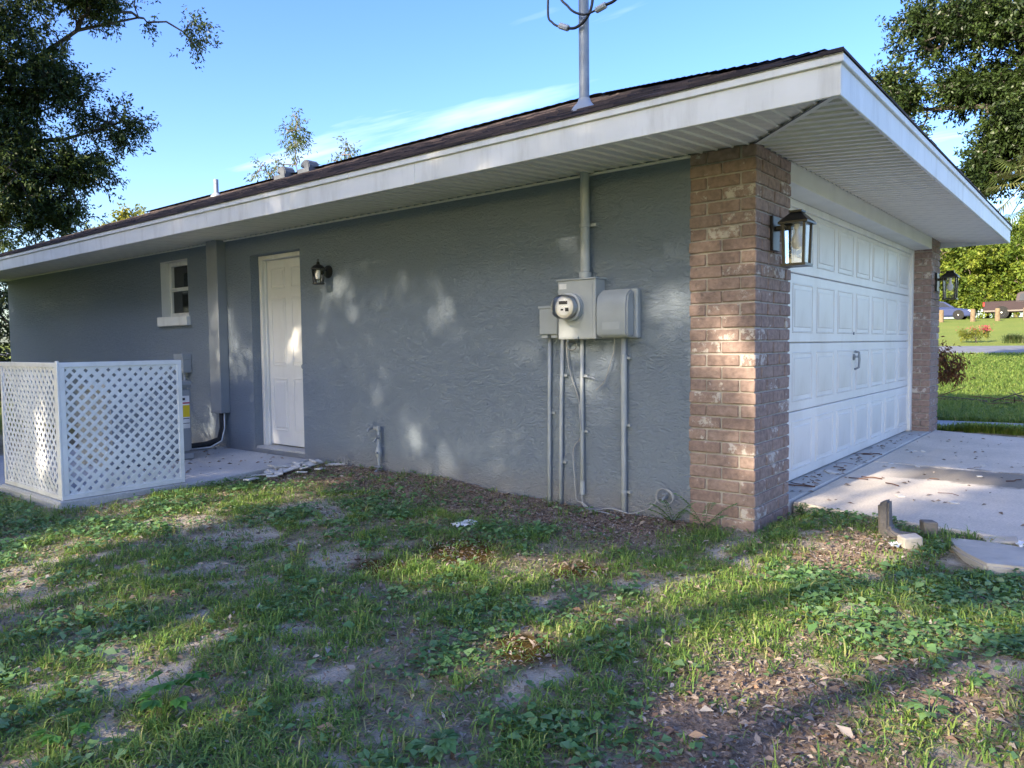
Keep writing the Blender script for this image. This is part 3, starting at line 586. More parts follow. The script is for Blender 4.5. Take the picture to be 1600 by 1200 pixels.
for c in range(nc + 1):
    t0 = c * EXP; t1 = min((c + 1) * EXP + .03, RUN)
    # side slope, then the front hip
    y = EY + t0 - random.uniform(0, .2)
    while y < YE:
        w = random.choice((.16, .2, .25, .33)); ya = max(y, EY + t0); yb = min(y + w, YE)
        if yb > ya + .01:
            tb_ = random.choice((.006, .009, .013)) + random.uniform(0, .002)
            tab((EX + t0, ya, EZ + SL * t0), (EX + t0, yb, EZ + SL * t0), (EX + t1, max(ya, EY + t1 - .02), EZ + SL * t1), (EX + t1, max(yb, EY + t1), EZ + SL * t1), tb_, random.random(), .005)
        y += w
    x = EX + t0; xe = XR + .09 - t0
    while x < xe - .02:
        w = random.choice((.16, .2, .25, .33)); xb = min(x + w, xe)
        tab((x, EY + t0, EZ + SL * t0), (xb, EY + t0, EZ + SL * t0), (min(max(x, EX + t1 - .02), xe), EY + t1, EZ + SL * t1), (max(min(xb, XR + .09 - t1), x), EY + t1, EZ + SL * t1), random.choice((.006, .009, .013)), random.random(), .005); x += w
# hip and ridge caps
def caps(a, b, wv):
    a = Vector(a); b = Vector(b); L = (b - a).length; d = (b - a) / L; n = int(L / .16)
    for i in range(n):
        p = a + d * (i * .16); q = a + d * min(i * .16 + .24, L); r = random.random(); h = Vector((0, 0, .028)); w = Vector(wv) * .13; dr = Vector((0, 0, -.03))
        k = len(sv)
        for t in (p + w + dr + h, p + h + Vector((0, 0, .012)), p - w + dr + h, q + w + dr + h * .6, q + h * .6, q - w + dr + h * .6): sv.append(tuple(t)); sr.append(r)
        sf.extend([(k, k + 1, k + 4, k + 3), (k + 1, k + 2, k + 5, k + 4)])
hipd = Vector((1, 1, SL)).normalized()
caps((EX + .12, EY + .12, EZ + SL * .12 - .02), (RXC, EY + RUN, RZ), (.707, -.707, 0)); caps((RXC, EY + RUN, RZ), (RXC, YE, RZ), (1, 0, 0))
sm = bpy.data.meshes.new('shingles'); o0 = org[house.name]; sm.from_pydata([tuple(Vector(p) - o0) for p in sv], [], sf); sm.materials.append(M['shingle'])
at = sm.attributes.new('rnd', 'FLOAT', 'POINT'); at.data.foreach_set('value', sr)
tag(link_mesh('shingles', sm, roof), kind='stuff')
# cross ridge of the rear wing showing over the main ridge
mb = MB(); mb.add([(RXC - .25, 8.7, RZ - .06), (RXC + 2.5, 8.1, RZ - .3), (RXC + 2.5, 9.9, RZ - .3), (RXC + .1, 9.25, RZ + .13), (RXC + 2.5, 9.25, RZ + .16)], [(0, 3, 4, 1), (3, 0, 2), (3, 2, 4)]); mb.build('rear_ridge', M['shingle'], roof, recalc=False)

# ------------------------------------------------------------------ roof vents and service mast
def vent(loc, label):
    t = thing('roof_vent', label, 'roof vent', loc, 'gooseneck vents on the roof'); x, y, z = loc; k = .5
    MB().box((x - .16, y - .14, z - .05), (x + .16, y + .14, z + .012)).build('flashing', M['ventm'], t)
    pr = [(-.12, -.05), (.12, -.02), (.13, .14), (.09, .24), (0, .31), (-.12, .32), (-.25, .27), (-.31, .18), (-.30, .11), (-.20, .14), (-.14, .12)]
    MB().prism([(y + p[0] * -k, z + p[1] * k) for p in pr], 'x', x - .10, x + .10).build('hood', M['ventm'], t, bevel=.012, seg=2)
    MB().box((x - .08, y + .2 * k, z + .118 * k), (x + .08, y + .295 * k, z + .124 * k)).build('opening', M['ink'], t)  # dark plate painted for the shade inside the hood mouth
def roofz(x): return EZ + SL * (x - EX)
vent((2.5, 8.45, roofz(2.5)), 'galvanised gooseneck roof vent farther from the service mast')
vent((2.55, 7.9, roofz(2.55)), 'galvanised gooseneck roof vent nearer to the service mast')
t = thing('vent_pipe', 'thin grey plumbing vent pipe standing on the roof', 'vent pipe', (2.08, 9.85, roofz(2.08)))
mb = MB().lathe([(.038, -.1), (.038, .27), (.03, .27), (.03, .2)], (2.08, 9.85, roofz(2.08)), n=14); mb.build('pipe', M['galv'], t, smooth='auto')
MB().lathe([(.10, -.08), (.085, -.02), (.05, .01), (.04, .02)], (2.08, 9.85, roofz(2.08) + .03), n=16).build('flashing', M['pipe'], t, smooth='auto')
MX, MY = -.055, 1.205
t = thing('service_mast', 'grey electrical service mast rising through the eave above the meter', 'mast', (MX, MY, 1.69))
MB().cyl((MX, MY, 1.735), (MX, MY, 2.44), .033, n=18).build('conduit', M['pipe'], t, smooth='auto')
MB().cyl((MX, MY, 2.60), (MX, MY, 4.35), .036, n=18).build('pipe', M['galv'], t, smooth='auto')
MB().lathe([(.030, 0), (.045, .004), (.045, .05), (.036, .055)], (MX, MY, 1.682), n=18).build('hub', M['pipe'], t, smooth='auto')
mb = MB().lathe([(.0365, -.012), (.0395, -.012), (.0395, .012), (.0365, .012)], (MX, MY, 2.06), n=18); mb.box((MX + .01, MY - .085, 2.05), (-.002, MY - .028, 2.07)); mb.build('strap', M['pipe'], t)
MB().lathe([(.105, -.08), (.10, -.03), (.08, .005), (.055, .03), (.043, .05), (.041, .065)], (MX, MY, roofz(MX) + .0), n=22).build('roof_boot', M['pipe'], t, smooth='auto')
MB().lathe([(.05, 0), (.075, .05), (.07, .13), (.04, .17), (.005, .18)], (MX, MY, 4.33), n=16).build('weatherhead', M['galv'], t, smooth='auto')
def cable(name, label, pts, r, m, cat='cable', sub=8, group=None):
    P = [Vector(p) for p in pts]; out = []
    for i in range(len(P) - 1):
        p0 = P[max(i - 1, 0)]; p1 = P[i]; p2 = P[i + 1]; p3 = P[min(i + 2, len(P) - 1)]
        for k in range(sub):
            t = k / sub; out.append(.5 * ((2 * p1) + (p2 - p0) * t + (2 * p0 - 5 * p1 + 4 * p2 - p3) * t * t + (3 * p1 - p0 - 3 * p2 + p3) * t ** 3))
    out.append(P[-1]); o = MB().tube(out, r, 6).build(name, m, smooth=True)
    if label: tag(o, label, cat, group)
    return o
t1 = thing('service_cable', 'dark overhead cable looping left of the service mast with a connector', 'cable', (MX, MY, 3.4))
def cpart(par, pts, r=.009):
    o = cable('wire', None, pts, r, M['cable']); o.parent = par
    for v in o.data.vertices: v.co -= org[par.name]
    return o
def conn(par, a, b, r=.022):
    a = Vector(a); b = Vector(b); MB().lathe([(r * .8, 0), (r, .006), (r, (b - a).length - .006), (r * .8, (b - a).length)], a, b - a, n=10).build('connector', M['box'], par)
cpart(t1, [(MX, MY + .03, 4.36), (MX - .05, MY + .22, 4.0), (MX - .05, MY + .27, 3.6), (MX - .05, MY + .23, 3.5), (MX - .05, MY + .15, 3.445)], .008)
conn(t1, (MX - .05, MY + .17, 3.465), (MX - .05, MY + .095, 3.425))
cpart(t1, [(MX - .05, MY + .10, 3.427), (MX - .06, MY + .02, 3.41), (MX - .06, MY - .07, 3.455), (MX - .05, MY - .105, 3.56), (MX - .04, MY - .09, 3.75), (MX, MY, 4.36)], .010)
t2 = thing('service_cable', 'dark overhead cable leaving right of the service mast with a connector', 'cable', (MX, MY, 3.45))
cpart(t2, [(MX - .02, MY + .02, 4.36), (MX - .07, MY + .16, 3.75), (MX - .07, MY + .08, 3.56), (MX - .07, MY - .04, 3.475), (MX - .07, MY - .15, 3.475)], .008)
conn(t2, (MX - .07, MY - .145, 3.472), (MX - .07, MY - .225, 3.487))
cpart(t2, [(MX - .07, MY - .22, 3.487), (MX - .07, MY - .30, 3.50), (MX - .07, MY - .38, 3.58), (MX - .3, MY - .6, 4.1), (-6, -9, 6.2), (-16, -24, 8)], .010)

# ------------------------------------------------------------------ meter, boxes, conduits on the side wall
t = thing('electric_meter', 'pale grey electric meter box with round glass meter under the mast', 'electric meter', (0, 1.235, 1.26))
MB().box((-.125, 1.075, 1.262), (-.001, 1.395, 1.68)).build('box', M['box'], t, bevel=.006)
MB().box((-.135, 1.068, 1.676), (-.001, 1.402, 1.688)).build('lid', M['box'], t, bevel=.003)
mb = MB(); mb.box((-.1285, 1.10, 1.275), (-.1255, 1.37, 1.66)); mb.build('cover', M['box'], t, bevel=.001)
MB().box((-.1305, 1.315, 1.618), (-.129, 1.378, 1.655)).build('sticker', M['label'], t)
MB().lathe([(.096, 0), (.096, .022), (.088, .026), (.088, .034), (.1, .036), (.1, .05), (.09, .055)], (-.128, 1.268, 1.487), (-1, 0, 0), n=30).build('ring', M['box'], t, smooth='auto')
MB().lathe([(.086, 0), (.086, .075), (.08, .098), (.066, .108), (.0, .112)], (-.18, 1.268, 1.487), (-1, 0, 0), n=30).build('glass', M['glass'], t, smooth='auto')
f_ = MB().lathe([(.078, 0), (.078, .05), (.06, .056), (0, .057)], (-.18, 1.268, 1.487), (-1, 0, 0), n=26).build('meter_face', M['label'], t)
MB().box((-.2395, 1.235, 1.505), (-.2372, 1.305, 1.528)).build('display', M['ink'], f_)
mb = MB(); mb.box((-.2395, 1.225, 1.455), (-.2372, 1.252, 1.48)); mb.box((-.2395, 1.27, 1.462), (-.2372, 1.29, 1.474)); mb.build('dial', M['ink'], f_)
MB().box((-.14, 1.215, 1.266), (-.126, 1.255, 1.28)).build('latch', M['boxd'], t)
t = thing('telephone_box', 'grey plastic utility box with domed cover, right of the meter', 'utility box', (0, .94, 1.265))
MB().box((-.055, .79, 1.265), (-.001, 1.075, 1.60)).build('back', M['boxd'], t, bevel=.008)
mb = MB().prism([(-.0552, 1.275), (-.135, 1.275), (-.15, 1.30), (-.15, 1.50), (-.135, 1.555), (-.10, 1.588), (-.0552, 1.592)], 'y', .815, 1.06); mb.build('cover', M['boxd'], t, bevel=.012, seg=2, smooth='auto')
MB().box((-.1525, .87, 1.325), (-.1502, 1.01, 1.375)).build('embossed_plate', M['boxd'], t)
t = thing('junction_box', 'small grey junction box left of the meter', 'junction box', (0, 1.51, 1.30))
MB().box((-.085, 1.43, 1.30), (-.001, 1.595, 1.505)).build('box', M['boxd'], t, bevel=.006)
MB().box((-.092, 1.424, 1.488), (-.001, 1.60, 1.51)).build('lid', M['boxd'], t, bevel=.004)
mb = MB(); mb.cyl((-.03, 1.44, 1.51), (-.03, 1.44, 1.535), .012, n=8); mb.cyl((-.03, 1.465, 1.51), (-.03, 1.465, 1.53), .01, n=8); mb.build('screw', M['galv'], t)
mb = MB(); mb.box((-.07, 1.53, 1.272), (-.01, 1.585, 1.299)); mb.box((-.07, 1.442, 1.272), (-.01, 1.50, 1.299)); mb.build('fitting', M['box'], t, bevel=.004)
def conduit(y0, y1, zt, zb, r, label, straps, sleeve=None):
    t = thing('conduit_pipe', label, 'conduit', (-r - .004, y1, zb), 'conduits running down the side wall'); x = -r - .005
    MB().tube([(x, y0, zt), (x, (y0 * 2 + y1) / 3 + .004, zt + (zb - zt) * .33), (x - .003, (y0 + y1 * 2) / 3, zt + (zb - zt) * .66), (x, y1, zb)], r, 12).build('pipe', M['pipe'], t, smooth=True)
    for z in straps:
        f = (zt - z) / (zt - zb); y = y0 + (y1 - y0) * f
        mb = MB().lathe([(r, -.009), (r + .0035, -.009), (r + .0035, .009), (r, .009)], (x, y, z), n=14); mb.box((x, y - r - .028, z - .008), (-.0015, y - r * .6, z + .008)); mb.build('strap', M['pipe'], t)
    if sleeve:
        za, zb2 = sleeve; f = (zt - (za + zb2) / 2) / (zt - zb); MB().cyl((x - .001, y0 + (y1 - y0) * f, za), (x - .001, y0 + (y1 - y0) * f, zb2), r * 1.25, n=14).build('sleeve', M['pipe'], t, smooth='auto')
conduit(1.545, 1.562, 1.275, -.05, .0145, 'grey conduit below the junction box, leftmost of four', [.72])
conduit(1.43, 1.462, 1.275, -.05, .0145, 'grey conduit second from the left, beside the leftmost one', [1.0, .36])
conduit(1.258, 1.262, 1.262, .14, .0150, 'grey conduit under the meter ending above the soil', [1.0, .6], (.14, .24))
conduit(.912, .915, 1.262, -.05, .0185, 'grey conduit below the domed utility box, rightmost of four', [1.13, .665, .20], (.66, 1.15))
cable('cable', 'thin grey wire hanging loose from the utility box', [(-.03, .985, 1.265), (-.03, .99, 1.18), (-.035, 1.03, 1.05), (-.035, 1.07, .96), (-.03, 1.14, .90)], .0045, M['wire'])
cable('cable', 'grey wire snaking from below the meter past the short conduit', [(-.03, 1.39, 1.262), (-.03, 1.38, 1.12), (-.03, 1.35, 1.0), (-.02, 1.29, .82), (-.05, 1.262, .7), (-.03, 1.27, .56), (-.03, 1.335, .46), (-.03, 1.325, .25), (-.03, 1.31, .10), (-.05, 1.25, .085), (-.06, 1.15, .05), (-.05, 1.0, .075), (-.05, .85, .06), (-.03, .72, .11), (-.03, .66, .17)], .005, M['wire'])
cable('cable', 'grey wire lying on the soil between the conduits', [(-.03, 1.262, .14), (-.05, 1.24, .07), (-.10, 1.15, .055), (-.09, 1.05, .05), (-.12, .9, .045)], .005, M['wire'])
lp = [(-.035, .60 + .062 * math.cos(a), .205 + .052 * math.sin(a)) for a in np.linspace(0, 4 * math.pi, 22)]
lp = [(p[0] - .006 * i / 22, p[1] + .006 * math.sin(i), p[2]) for i, p in enumerate(lp)]
cable('cable', 'coiled grey cable loop hanging low beside the brick pillar', lp, .0042, M['wire'], sub=4)
t = thing('wire_coil', 'small coil of grey wire tucked under the meter box', 'cable', (-.04, 1.34, 1.2))
MB().tube([(-.04, 1.335 + .042 * math.cos(a), 1.215 + .03 * math.sin(a)) for a in np.linspace(0, 6.1 * math.pi, 60)], .0045, 6).build('wire', M['wire'], t, smooth=True)
t = thing('wall_hook', 'small bent metal hook on the wall beside the short conduit', 'hook', (0, 1.16, .985))
MB().tube([(-.001, 1.245, .99), (-.03, 1.24, .995), (-.035, 1.17, .99), (-.03, 1.145, .978)], .005, 6).build('hook', M['galv'], t)
# cable plate and tap inside the loop by the pillar
def faucet(par, c, s=1.0):
    x, y, z = c
    mb = MB().cyl((x, y, z), (x - .05 * s, y, z), .012 * s, n=10); mb.tube([(x - .045 * s, y, z), (x - .06 * s, y, z - .005 * s), (x - .075 * s, y, z - .03 * s)], .010 * s, 8); mb.build('spout', M['galv'], par)
    mb = MB().cyl((x - .03 * s, y, z), (x - .03 * s, y, z + .03 * s), .006 * s, n=8)
    for k in range(5):
        a = k * 2 * math.pi / 5; mb.cyl((x - .03 * s, y, z + .03 * s), (x - .03 * s + .022 * s * math.cos(a), y + .022 * s * math.sin(a), z + .03 * s), .006 * s, n=6)
    mb.build('handle', M['galv'], par)
t = thing('hose_tap', 'small tap inside the cable loop beside the brick pillar', 'tap', (0, .60, .2)); faucet(t, (-.002, .60, .195), .9)
t = thing('water_pipe', 'grey water supply pipe with taps standing against the side wall', 'water pipe', (-.04, 3.46, .05))
MB().tube([(-.045, 3.465, -.05), (-.045, 3.462, .24), (-.045, 3.458, .48)], .014, 10).build('pipe', M['pipe'], t, smooth=True)
mb = MB().cyl((-.045, 3.44, .48), (-.045, 3.53, .485), .014, n=10); mb.cyl((-.045, 3.458, .465), (-.045, 3.458, .505), .02, n=10); mb.build('elbow', M['pipe'], t, smooth='auto')
MB().lathe([(.018, -.05), (.026, -.03), (.032, 0), (.026, .03), (.018, .05)], (-.045, 3.462, .27), n=12).build('valve', M['pipe'], t, smooth='auto')
MB().cyl((-.045, 3.462, .27), (-.10, 3.44, .265), .009, n=8).build('valve_stem', M['galv'], t)
faucet(t, (-.045, 3.53, .485), .9); faucet(t, (-.045, 3.445, .40), .8); faucet(t, (-.05, 3.43, .11), 1.1)
t = thing('bent_wires', 'bundle of thin bent grey wires poking from the soil near the wall', 'wire', (-.04, 3.9, .06))
for k in range(5):
    a = random.uniform(-1, 1); MB().tube([(-.05, 3.9 + .02 * k, .0), (-.05, 3.9 + .02 * k + .01 * a, .14), (-.06, 3.9 + .03 * k, .21 - .01 * k), (-.07, 3.87 + .05 * k, .185 - .015 * k), (-.06, 3.86 + .055 * k, .15)], .004, 5).build('wire', M['wire'], t, smooth=True)

# ------------------------------------------------------------------ wall lanterns
def garage_lantern(label):
    """origin: centre of back plate on the wall, wall faces -y"""
    t = thing('wall_lantern', label, 'wall lantern', (0, 0, 0), 'black box lanterns beside the garage door')
    MB().box((-.06, -.022, -.11), (.06, 0, .11)).build('back_plate', M['black'], t, bevel=.004)
    MB().box((-.02, -.12, .015), (.02, -.02, .045)).build('arm', M['black'], t, bevel=.003)
    c = -.150; w = .066; zt, zb = .045, -.20; f = MB(); k = .008; wb = w * .90
    for sx in (-1, 1):
        for sy in (-1, 1):
            f.add([(sx * wb - k, c + sy * wb - k, zb), (sx * wb + k, c + sy * wb - k, zb), (sx * wb + k, c + sy * wb + k, zb), (sx * wb - k, c + sy * wb + k, zb),
                   (sx * w - k, c + sy * w - k, zt), (sx * w + k, c + sy * w - k, zt), (sx * w + k, c + sy * w + k, zt), (sx * w - k, c + sy * w + k, zt)],
                  [(0, 3, 2, 1), (4, 5, 6, 7), (0, 1, 5, 4), (1, 2, 6, 5), (2, 3, 7, 6), (3, 0, 4, 7)])
    f.box((-wb - .016, c - wb - .016, zb - .016), (wb + .016, c + wb + .016, zb - .0002)); f.build('frame', M['black'], t)
    rf = MB(); a = .09; rf.add([(-a, c - a, zt), (a, c - a, zt), (a, c + a, zt), (-a, c + a, zt), (-a, c - a, zt + .012), (a, c - a, zt + .012), (a, c + a, zt + .012), (-a, c + a, zt + .012), (-.032, c - .032, zt + .072), (.032, c - .032, zt + .072), (.032, c + .032, zt + .072), (-.032, c + .032, zt + .072)],
        [(0, 3, 2, 1), (0, 1, 5, 4), (1, 2, 6, 5), (2, 3, 7, 6), (3, 0, 4, 7), (4, 5, 9, 8), (5, 6, 10, 9), (6, 7, 11, 10), (7, 4, 8, 11), (8, 9, 10, 11)]); rf.box((-.04, c - .04, zt + .0722), (.04, c + .04, zt + .084)); rf.build('roof', M['black'], t)
    for (p, q) in (((-1, -1), (1, -1)), ((1, -1), (1, 1)), ((1, 1), (-1, 1)), ((-1, 1), (-1, -1))):
        MB().quad((p[0] * wb, c + p[1] * wb, zb), (q[0] * wb, c + q[1] * wb, zb), (q[0] * w, c + q[1] * w, zt), (p[0] * w, c + p[1] * w, zt)).build('pane', M['glass'], t, recalc=False)
    b = MB().lathe([(.013, .0), (.015, -.03), (.03, -.055), (.035, -.08), (.03, -.105), (.016, -.122), (0, -.126)], (0, c, zt - .03), n=16).build('bulb', M['bulb'], t, smooth='auto')
    MB().cyl((0, c, zt), (0, c, zt - .032), .018, n=12).build('socket', M['label'], t)
    return t
L1 = garage_lantern('black box lantern on the near brick pillar'); L1.location = (.285, -.001, 1.915)
L2 = copy_tree(L1); L2.location = (5.76, -.001, 1.925); tag(L2, 'black box lantern on the far brick pillar across the garage door')
t = thing('wall_lantern', 'small black caged lantern on the stucco beside the side door', 'wall lantern', (0, 4.19, 1.95)); O = Vector((0, 4.19, 1.95))
def off(p): return tuple(Vector(p) + O)
MB().lathe([(.062, 0), (.06, .012), (.03, .022), (.012, .026)], off((0, 0, 0)), (-1, 0, 0), n=20).build('back_plate', M['black'], t, smooth='auto')
MB().tube([off((-.015, 0, 0)), off((-.06, 0, .035)), off((-.11, 0, .04))], .009, 8).build('arm', M['black'], t)
c = off((-.12, 0, 0)); mb = MB()
for k in range(6):
    a = k * math.pi / 3 + .3; mb.cyl((c[0] + .045 * math.cos(a), c[1] + .045 * math.sin(a), c[2] - .12), (c[0] + .058 * math.cos(a), c[1] + .058 * math.sin(a), c[2] + .02), .0045, n=6)
mb.lathe([(.05, -.128), (.058, -.122), (.058, -.115), (.04, -.112)], c, n=18); mb.build('cage', M['black'], t)
MB().lathe([(.072, .018), (.07, .026), (.045, .05), (.02, .062), (.014, .075), (.016, .082), (.004, .09)], c, n=18).build('cap', M['black'], t, smooth='auto')
MB().tube([(c[0], c[1] + .012 * math.cos(a), c[2] + .10 + .012 * math.sin(a)) for a in np.linspace(0, 2 * math.pi, 12)], .003, 5).build('ring', M['black'], t)
MB().lathe([(.043, -.112), (.054, .018)], c, n=6).build('glass', M['glass'], t)
MB().lathe([(.012, .0), (.024, -.03), (.03, -.055), (.022, -.085), (0, -.094)], (c[0], c[1], c[2] + .01), n=14).build('bulb', M['bulb'], t, smooth='auto')

# ------------------------------------------------------------------ line-set cover, hose, disconnect, air conditioner
t = thing('line_set_cover', 'tall grey metal duct covering refrigerant lines up the wall', 'duct', (0, 6.13, .52))
MB().box((-.11, 6.03, .52), (-.001, 6.25, HS - .003)).build('duct', M['duct'], t, bevel=.004)
mb = MB(); mb.box((-.113, 6.026, .50), (-.001, 6.254, .519)); mb.build('end_cap', M['duct'], t, bevel=.003)
t = thing('refrigerant_hose', 'black insulated hose curving from the duct to the air conditioner', 'hose', (-.06, 6.12, .1))
MB().tube([(-.06, 6.10, .53), (-.06, 6.10, .33), (-.09, 6.12, .2), (-.2, 6.2, .15), (-.42, 6.24, .14), (-.75, 6.22, .15)], .034, 12).build('hose', M['rubber'], t, smooth=True)
MB().tube([(-.06, 6.055, .53), (-.065, 6.05, .33), (-.10, 6.06, .19), (-.2, 6.12, .125), (-.4, 6.16, .12)], .008, 6).build('wire', M['label'], t, smooth=True)
MB().tube([(-.05, 6.15, .53), (-.05, 6.15, .35), (-.08, 6.17, .2), (-.2, 6.26, .125), (-.6, 6.3, .13)], .012, 8).build('copper_line', M['rubber'], t, smooth=True)
t = thing('drain_pipe', 'short white drain elbow standing near the wall behind the hose', 'drain pipe', (-.12, 6.9, .1))
MB().tube([(-.45, 6.7, .24), (-.2, 6.7, .245), (-.165, 6.7, .23), (-.16, 6.7, .09)], .018, 10).build('pipe', M['label'], t, smooth=True)
t = thing('disconnect_box', 'small grey electrical disconnect box below the window', 'junction box', (0, 6.95, .95))
MB().box((-.11, 6.86, .94), (-.001, 7.06, 1.16)).build('box', M['boxd'], t, bevel=.006)
MB().box((-.118, 6.855, 1.10), (-.001, 7.065, 1.166)).build('lid', M['boxd'], t, bevel=.004)
MB().tube([(-.06, 6.92, .94), (-.06, 6.92, .80), (-.08, 6.92, .6), (-.2, 6.8, .45), (-.5, 6.6, .4)], .016, 8).build('whip', M['boxd'], t, smooth=True)
t = thing('air_conditioner', 'grey air conditioner cabinet with stickers behind the white lattice', 'air conditioner', (-1.1, 5.9, .1)); ax0, ax1, ay0, ay1 = -1.51, -.655, 5.58, 6.35
body = MB().box((ax0 + .02, ay0 + .02, .16), (ax1 - .02, ay1 - .02, .84)).build('cabinet', M['duct'], t, bevel=.03, seg=3)
MB().box((ax0, ay0, .84), (ax1, ay1, .90)).build('top_cover', M['duct'], t, bevel=.02, seg=2)
MB().box((ax0 + .01, ay0 + .01, .10), (ax1 - .01, ay1 - .01, .16)).build('base_pan', M['duct'], t, bevel=.01)
lv = MB()
for k in range(9): lv.box((ax0 + .1, ay0 + .012, .22 + k * .064), (ax1 - .25, ay0 + .0202, .25 + k * .064))
lv.build('louvre', M['boxd'], body)
st = MB().box((ax1 - .155, ay0 + .0165, .42), (ax1 - .045, ay0 + .0195, .75)).build('sticker', M['label'], t)
MB().box((ax1 - .155, ay0 + .0145, .535), (ax1 - .045, ay0 + .0162, .655)).build('yellow_band', M['yellow'], st)
MB().box((ax1 - .155, ay0 + .0145, .67), (ax1 - .045, ay0 + .0162, .684)).build('red_band', M['red'], st)
mb = MB(); mb.box((ax1 - .15, ay0 + .0145, .515), (ax1 - .05, ay0 + .0162, .522)); mb.box((ax1 - .15, ay0 + .0145, .468), (ax1 - .05, ay0 + .0162, .474)); mb.box((ax1 - .14, ay0 + .0145, .705), (ax1 - .09, ay0 + .0162, .73)); mb.build('print', M['ink'], st)

# ------------------------------------------------------------------ lattice screen
LX0, LX1, LY0, LY1, LZ0, LZ1 = -2.362, -1.43, 4.30, 5.52, .115, 1.135
ls = thing('lattice_screen', 'white vinyl lattice screen standing on the patio corner', 'lattice screen', (LX0, LY0, .1))
mb = MB(); mb.box((LX0 - .03, LY0 - .035, -.05), (LX1 + .01, LY0 + .05, .112)); mb.box((LX0 - .03, LY0 + .0502, -.05), (LX0 + .06, LY1, .112)); mb.build('footing', M['slab'], ls, bevel=.008)
def strips(n0, w, h, parent, P, dpt):
    """diagonal slats of a w x h panel, two layers; P maps (u, v, depth) to world"""
    pitch = .0816; sw = .0365
    for layer, sg in ((0, 1), (1, -1)):
        c = -h if sg == 1 else 0
        k = 0
        while True:
            c_ = (-h if sg == 1 else 0) + pitch * (k + .5); k += 1
            if c_ > (w if sg == 1 else w + h): break
            # line u = c_ + sg*v ; clip v so that 0<=u<=w
            vs0, vs1 = 0, h
            if sg == 1: vs0 = max(0, -c_); vs1 = min(h, w - c_)
            else: vs0 = max(0, c_ - w); vs1 = min(h, c_)
            if vs1 - vs0 < .03: continue
            d0 = dpt + layer * .0042; d1 = d0 + .004; hw = sw / 2 * 1.414
            a = [(c_ + sg * vs0 - hw, vs0), (c_ + sg * vs0 + hw, vs0), (c_ + sg * vs1 + hw, vs1), (c_ + sg * vs1 - hw, vs1)]
            a = [(min(max(u, 0), w), v) for u, v in a]
            m = MB().add([P(u, v, d0) for u, v in a] + [P(u, v, d1) for u, v in a], [(0, 1, 2, 3), (7, 6, 5, 4), (0, 4, 5, 1), (1, 5, 6, 2), (2, 6, 7, 3), (3, 7, 4, 0)])
            m.build('slat', M['lattice'], parent)
def frame(name, w, h, P, fw_=.036, d0=-.004, d1=.022):
    m = MB()
    for (a, b, c, d) in ((0, 0, w, fw_), (0, h - fw_, w, h), (0, fw_ + .0004, fw_, h - fw_ - .0004), (w - fw_, fw_ + .0004, w, h - fw_ - .0004)):
        m.add([P(a, b, d0), P(c, b, d0), P(c, d, d0), P(a, d, d0), P(a, b, d1), P(c, b, d1), P(c, d, d1), P(a, d, d1)], [(0, 1, 2, 3), (7, 6, 5, 4), (0, 4, 5, 1), (1, 5, 6, 2), (2, 6, 7, 3), (3, 7, 4, 0)])
    return m.build(name, M['lattice'], ls, bevel=.002)
PF = lambda u, v, d: (LX0 + .012 + u, LY0 + d, LZ0 + v); PS = lambda u, v, d: (LX0 + d, LY0 + .03 + u, LZ0 + v)
w1_, w2_, h_ = LX1 - LX0 - .012, LY1 - LY0 - .03, LZ1 - LZ0
strips(0, w1_, h_, frame('front_panel', w1_, h_, PF), PF, .004); strips(0, w2_, h_, frame('side_panel', w2_, h_, PS), PS, .004)
MB().box((LX0 - .006, LY0 - .006, LZ0 - .002), (LX0 + .011, LY0 + .029, LZ1 + .012)).build('corner_post', M['lattice'], ls, bevel=.003)

# ------------------------------------------------------------------ loose things on the ground
def G(x, y): return float(gz(x, y))
t = thing('concrete_block', 'broken L-shaped grey concrete block standing by the driveway edge', 'concrete block', (.2, -.77, G(.2, -.77)))
mb = MB(); z = G(.2, -.77) - .02; mb.prism([(-.675, z), (-.865, z), (-.875, z + .05), (-.775, z + .055), (-.738, z + .075), (-.728, z + .235), (-.675, z + .22)], 'x', .12, .225); mb.v = [(p[0] + random.uniform(-.008, .008), p[1] + random.uniform(-.006, .006), p[2] + random.uniform(-.005, .005)) for p in mb.v]
mb.build('block', M['block'], t, bevel=.012, seg=2)
def chunk(name, label, cat, x, y, s, rz, m, tilt=.2, group=None, z=None, bev=.006):
    mb = MB().box((-s[0] / 2, -s[1] / 2, -s[2] / 2), (s[0] / 2, s[1] / 2, s[2] / 2)); mb.v = [tuple(c * random.uniform(.86, 1.08) for c in p) for p in mb.v]
    o = link_mesh(name, mb.mesh(name, m, bevel=min(bev, min(s) * .3))); o.location = (x, y, (G(x, y) if z is None else z) + s[2] * .42); o.rotation_euler = (random.uniform(-tilt, tilt), random.uniform(-tilt, tilt), rz); return tag(o, label, cat, group)
chunk('concrete_chunk', 'brown upright concrete chunk against the L-shaped block', 'concrete chunk', .30, -.905, (.09, .075, .10), .5, M['block'])
chunk('concrete_chunk', 'pale squared concrete chunk in front of the L-shaped block', 'concrete chunk', .03, -.86, (.07, .11, .075), .75, M['stone'])
fl = [(.27, -1.0), (.30, -1.16), (.28, -1.36), (.20, -1.55), (-.02, -1.56), (-.16, -1.40), (-.20, -1.24), (-.05, -1.13), (.10, -1.05)]
zf_ = G(.05, -1.28); o = MB().prism(fl, 'z', zf_ - .03, zf_ + .035).build('flagstone', M['stone'], bevel=.014, seg=2); tag(o, 'large flat irregular flagstone lying in the grass at right', 'flagstone')
chunk('stone', 'small flat buff stone behind the flagstone', 'stone', .36, -1.25, (.10, .16, .035), .3, M['stone'])
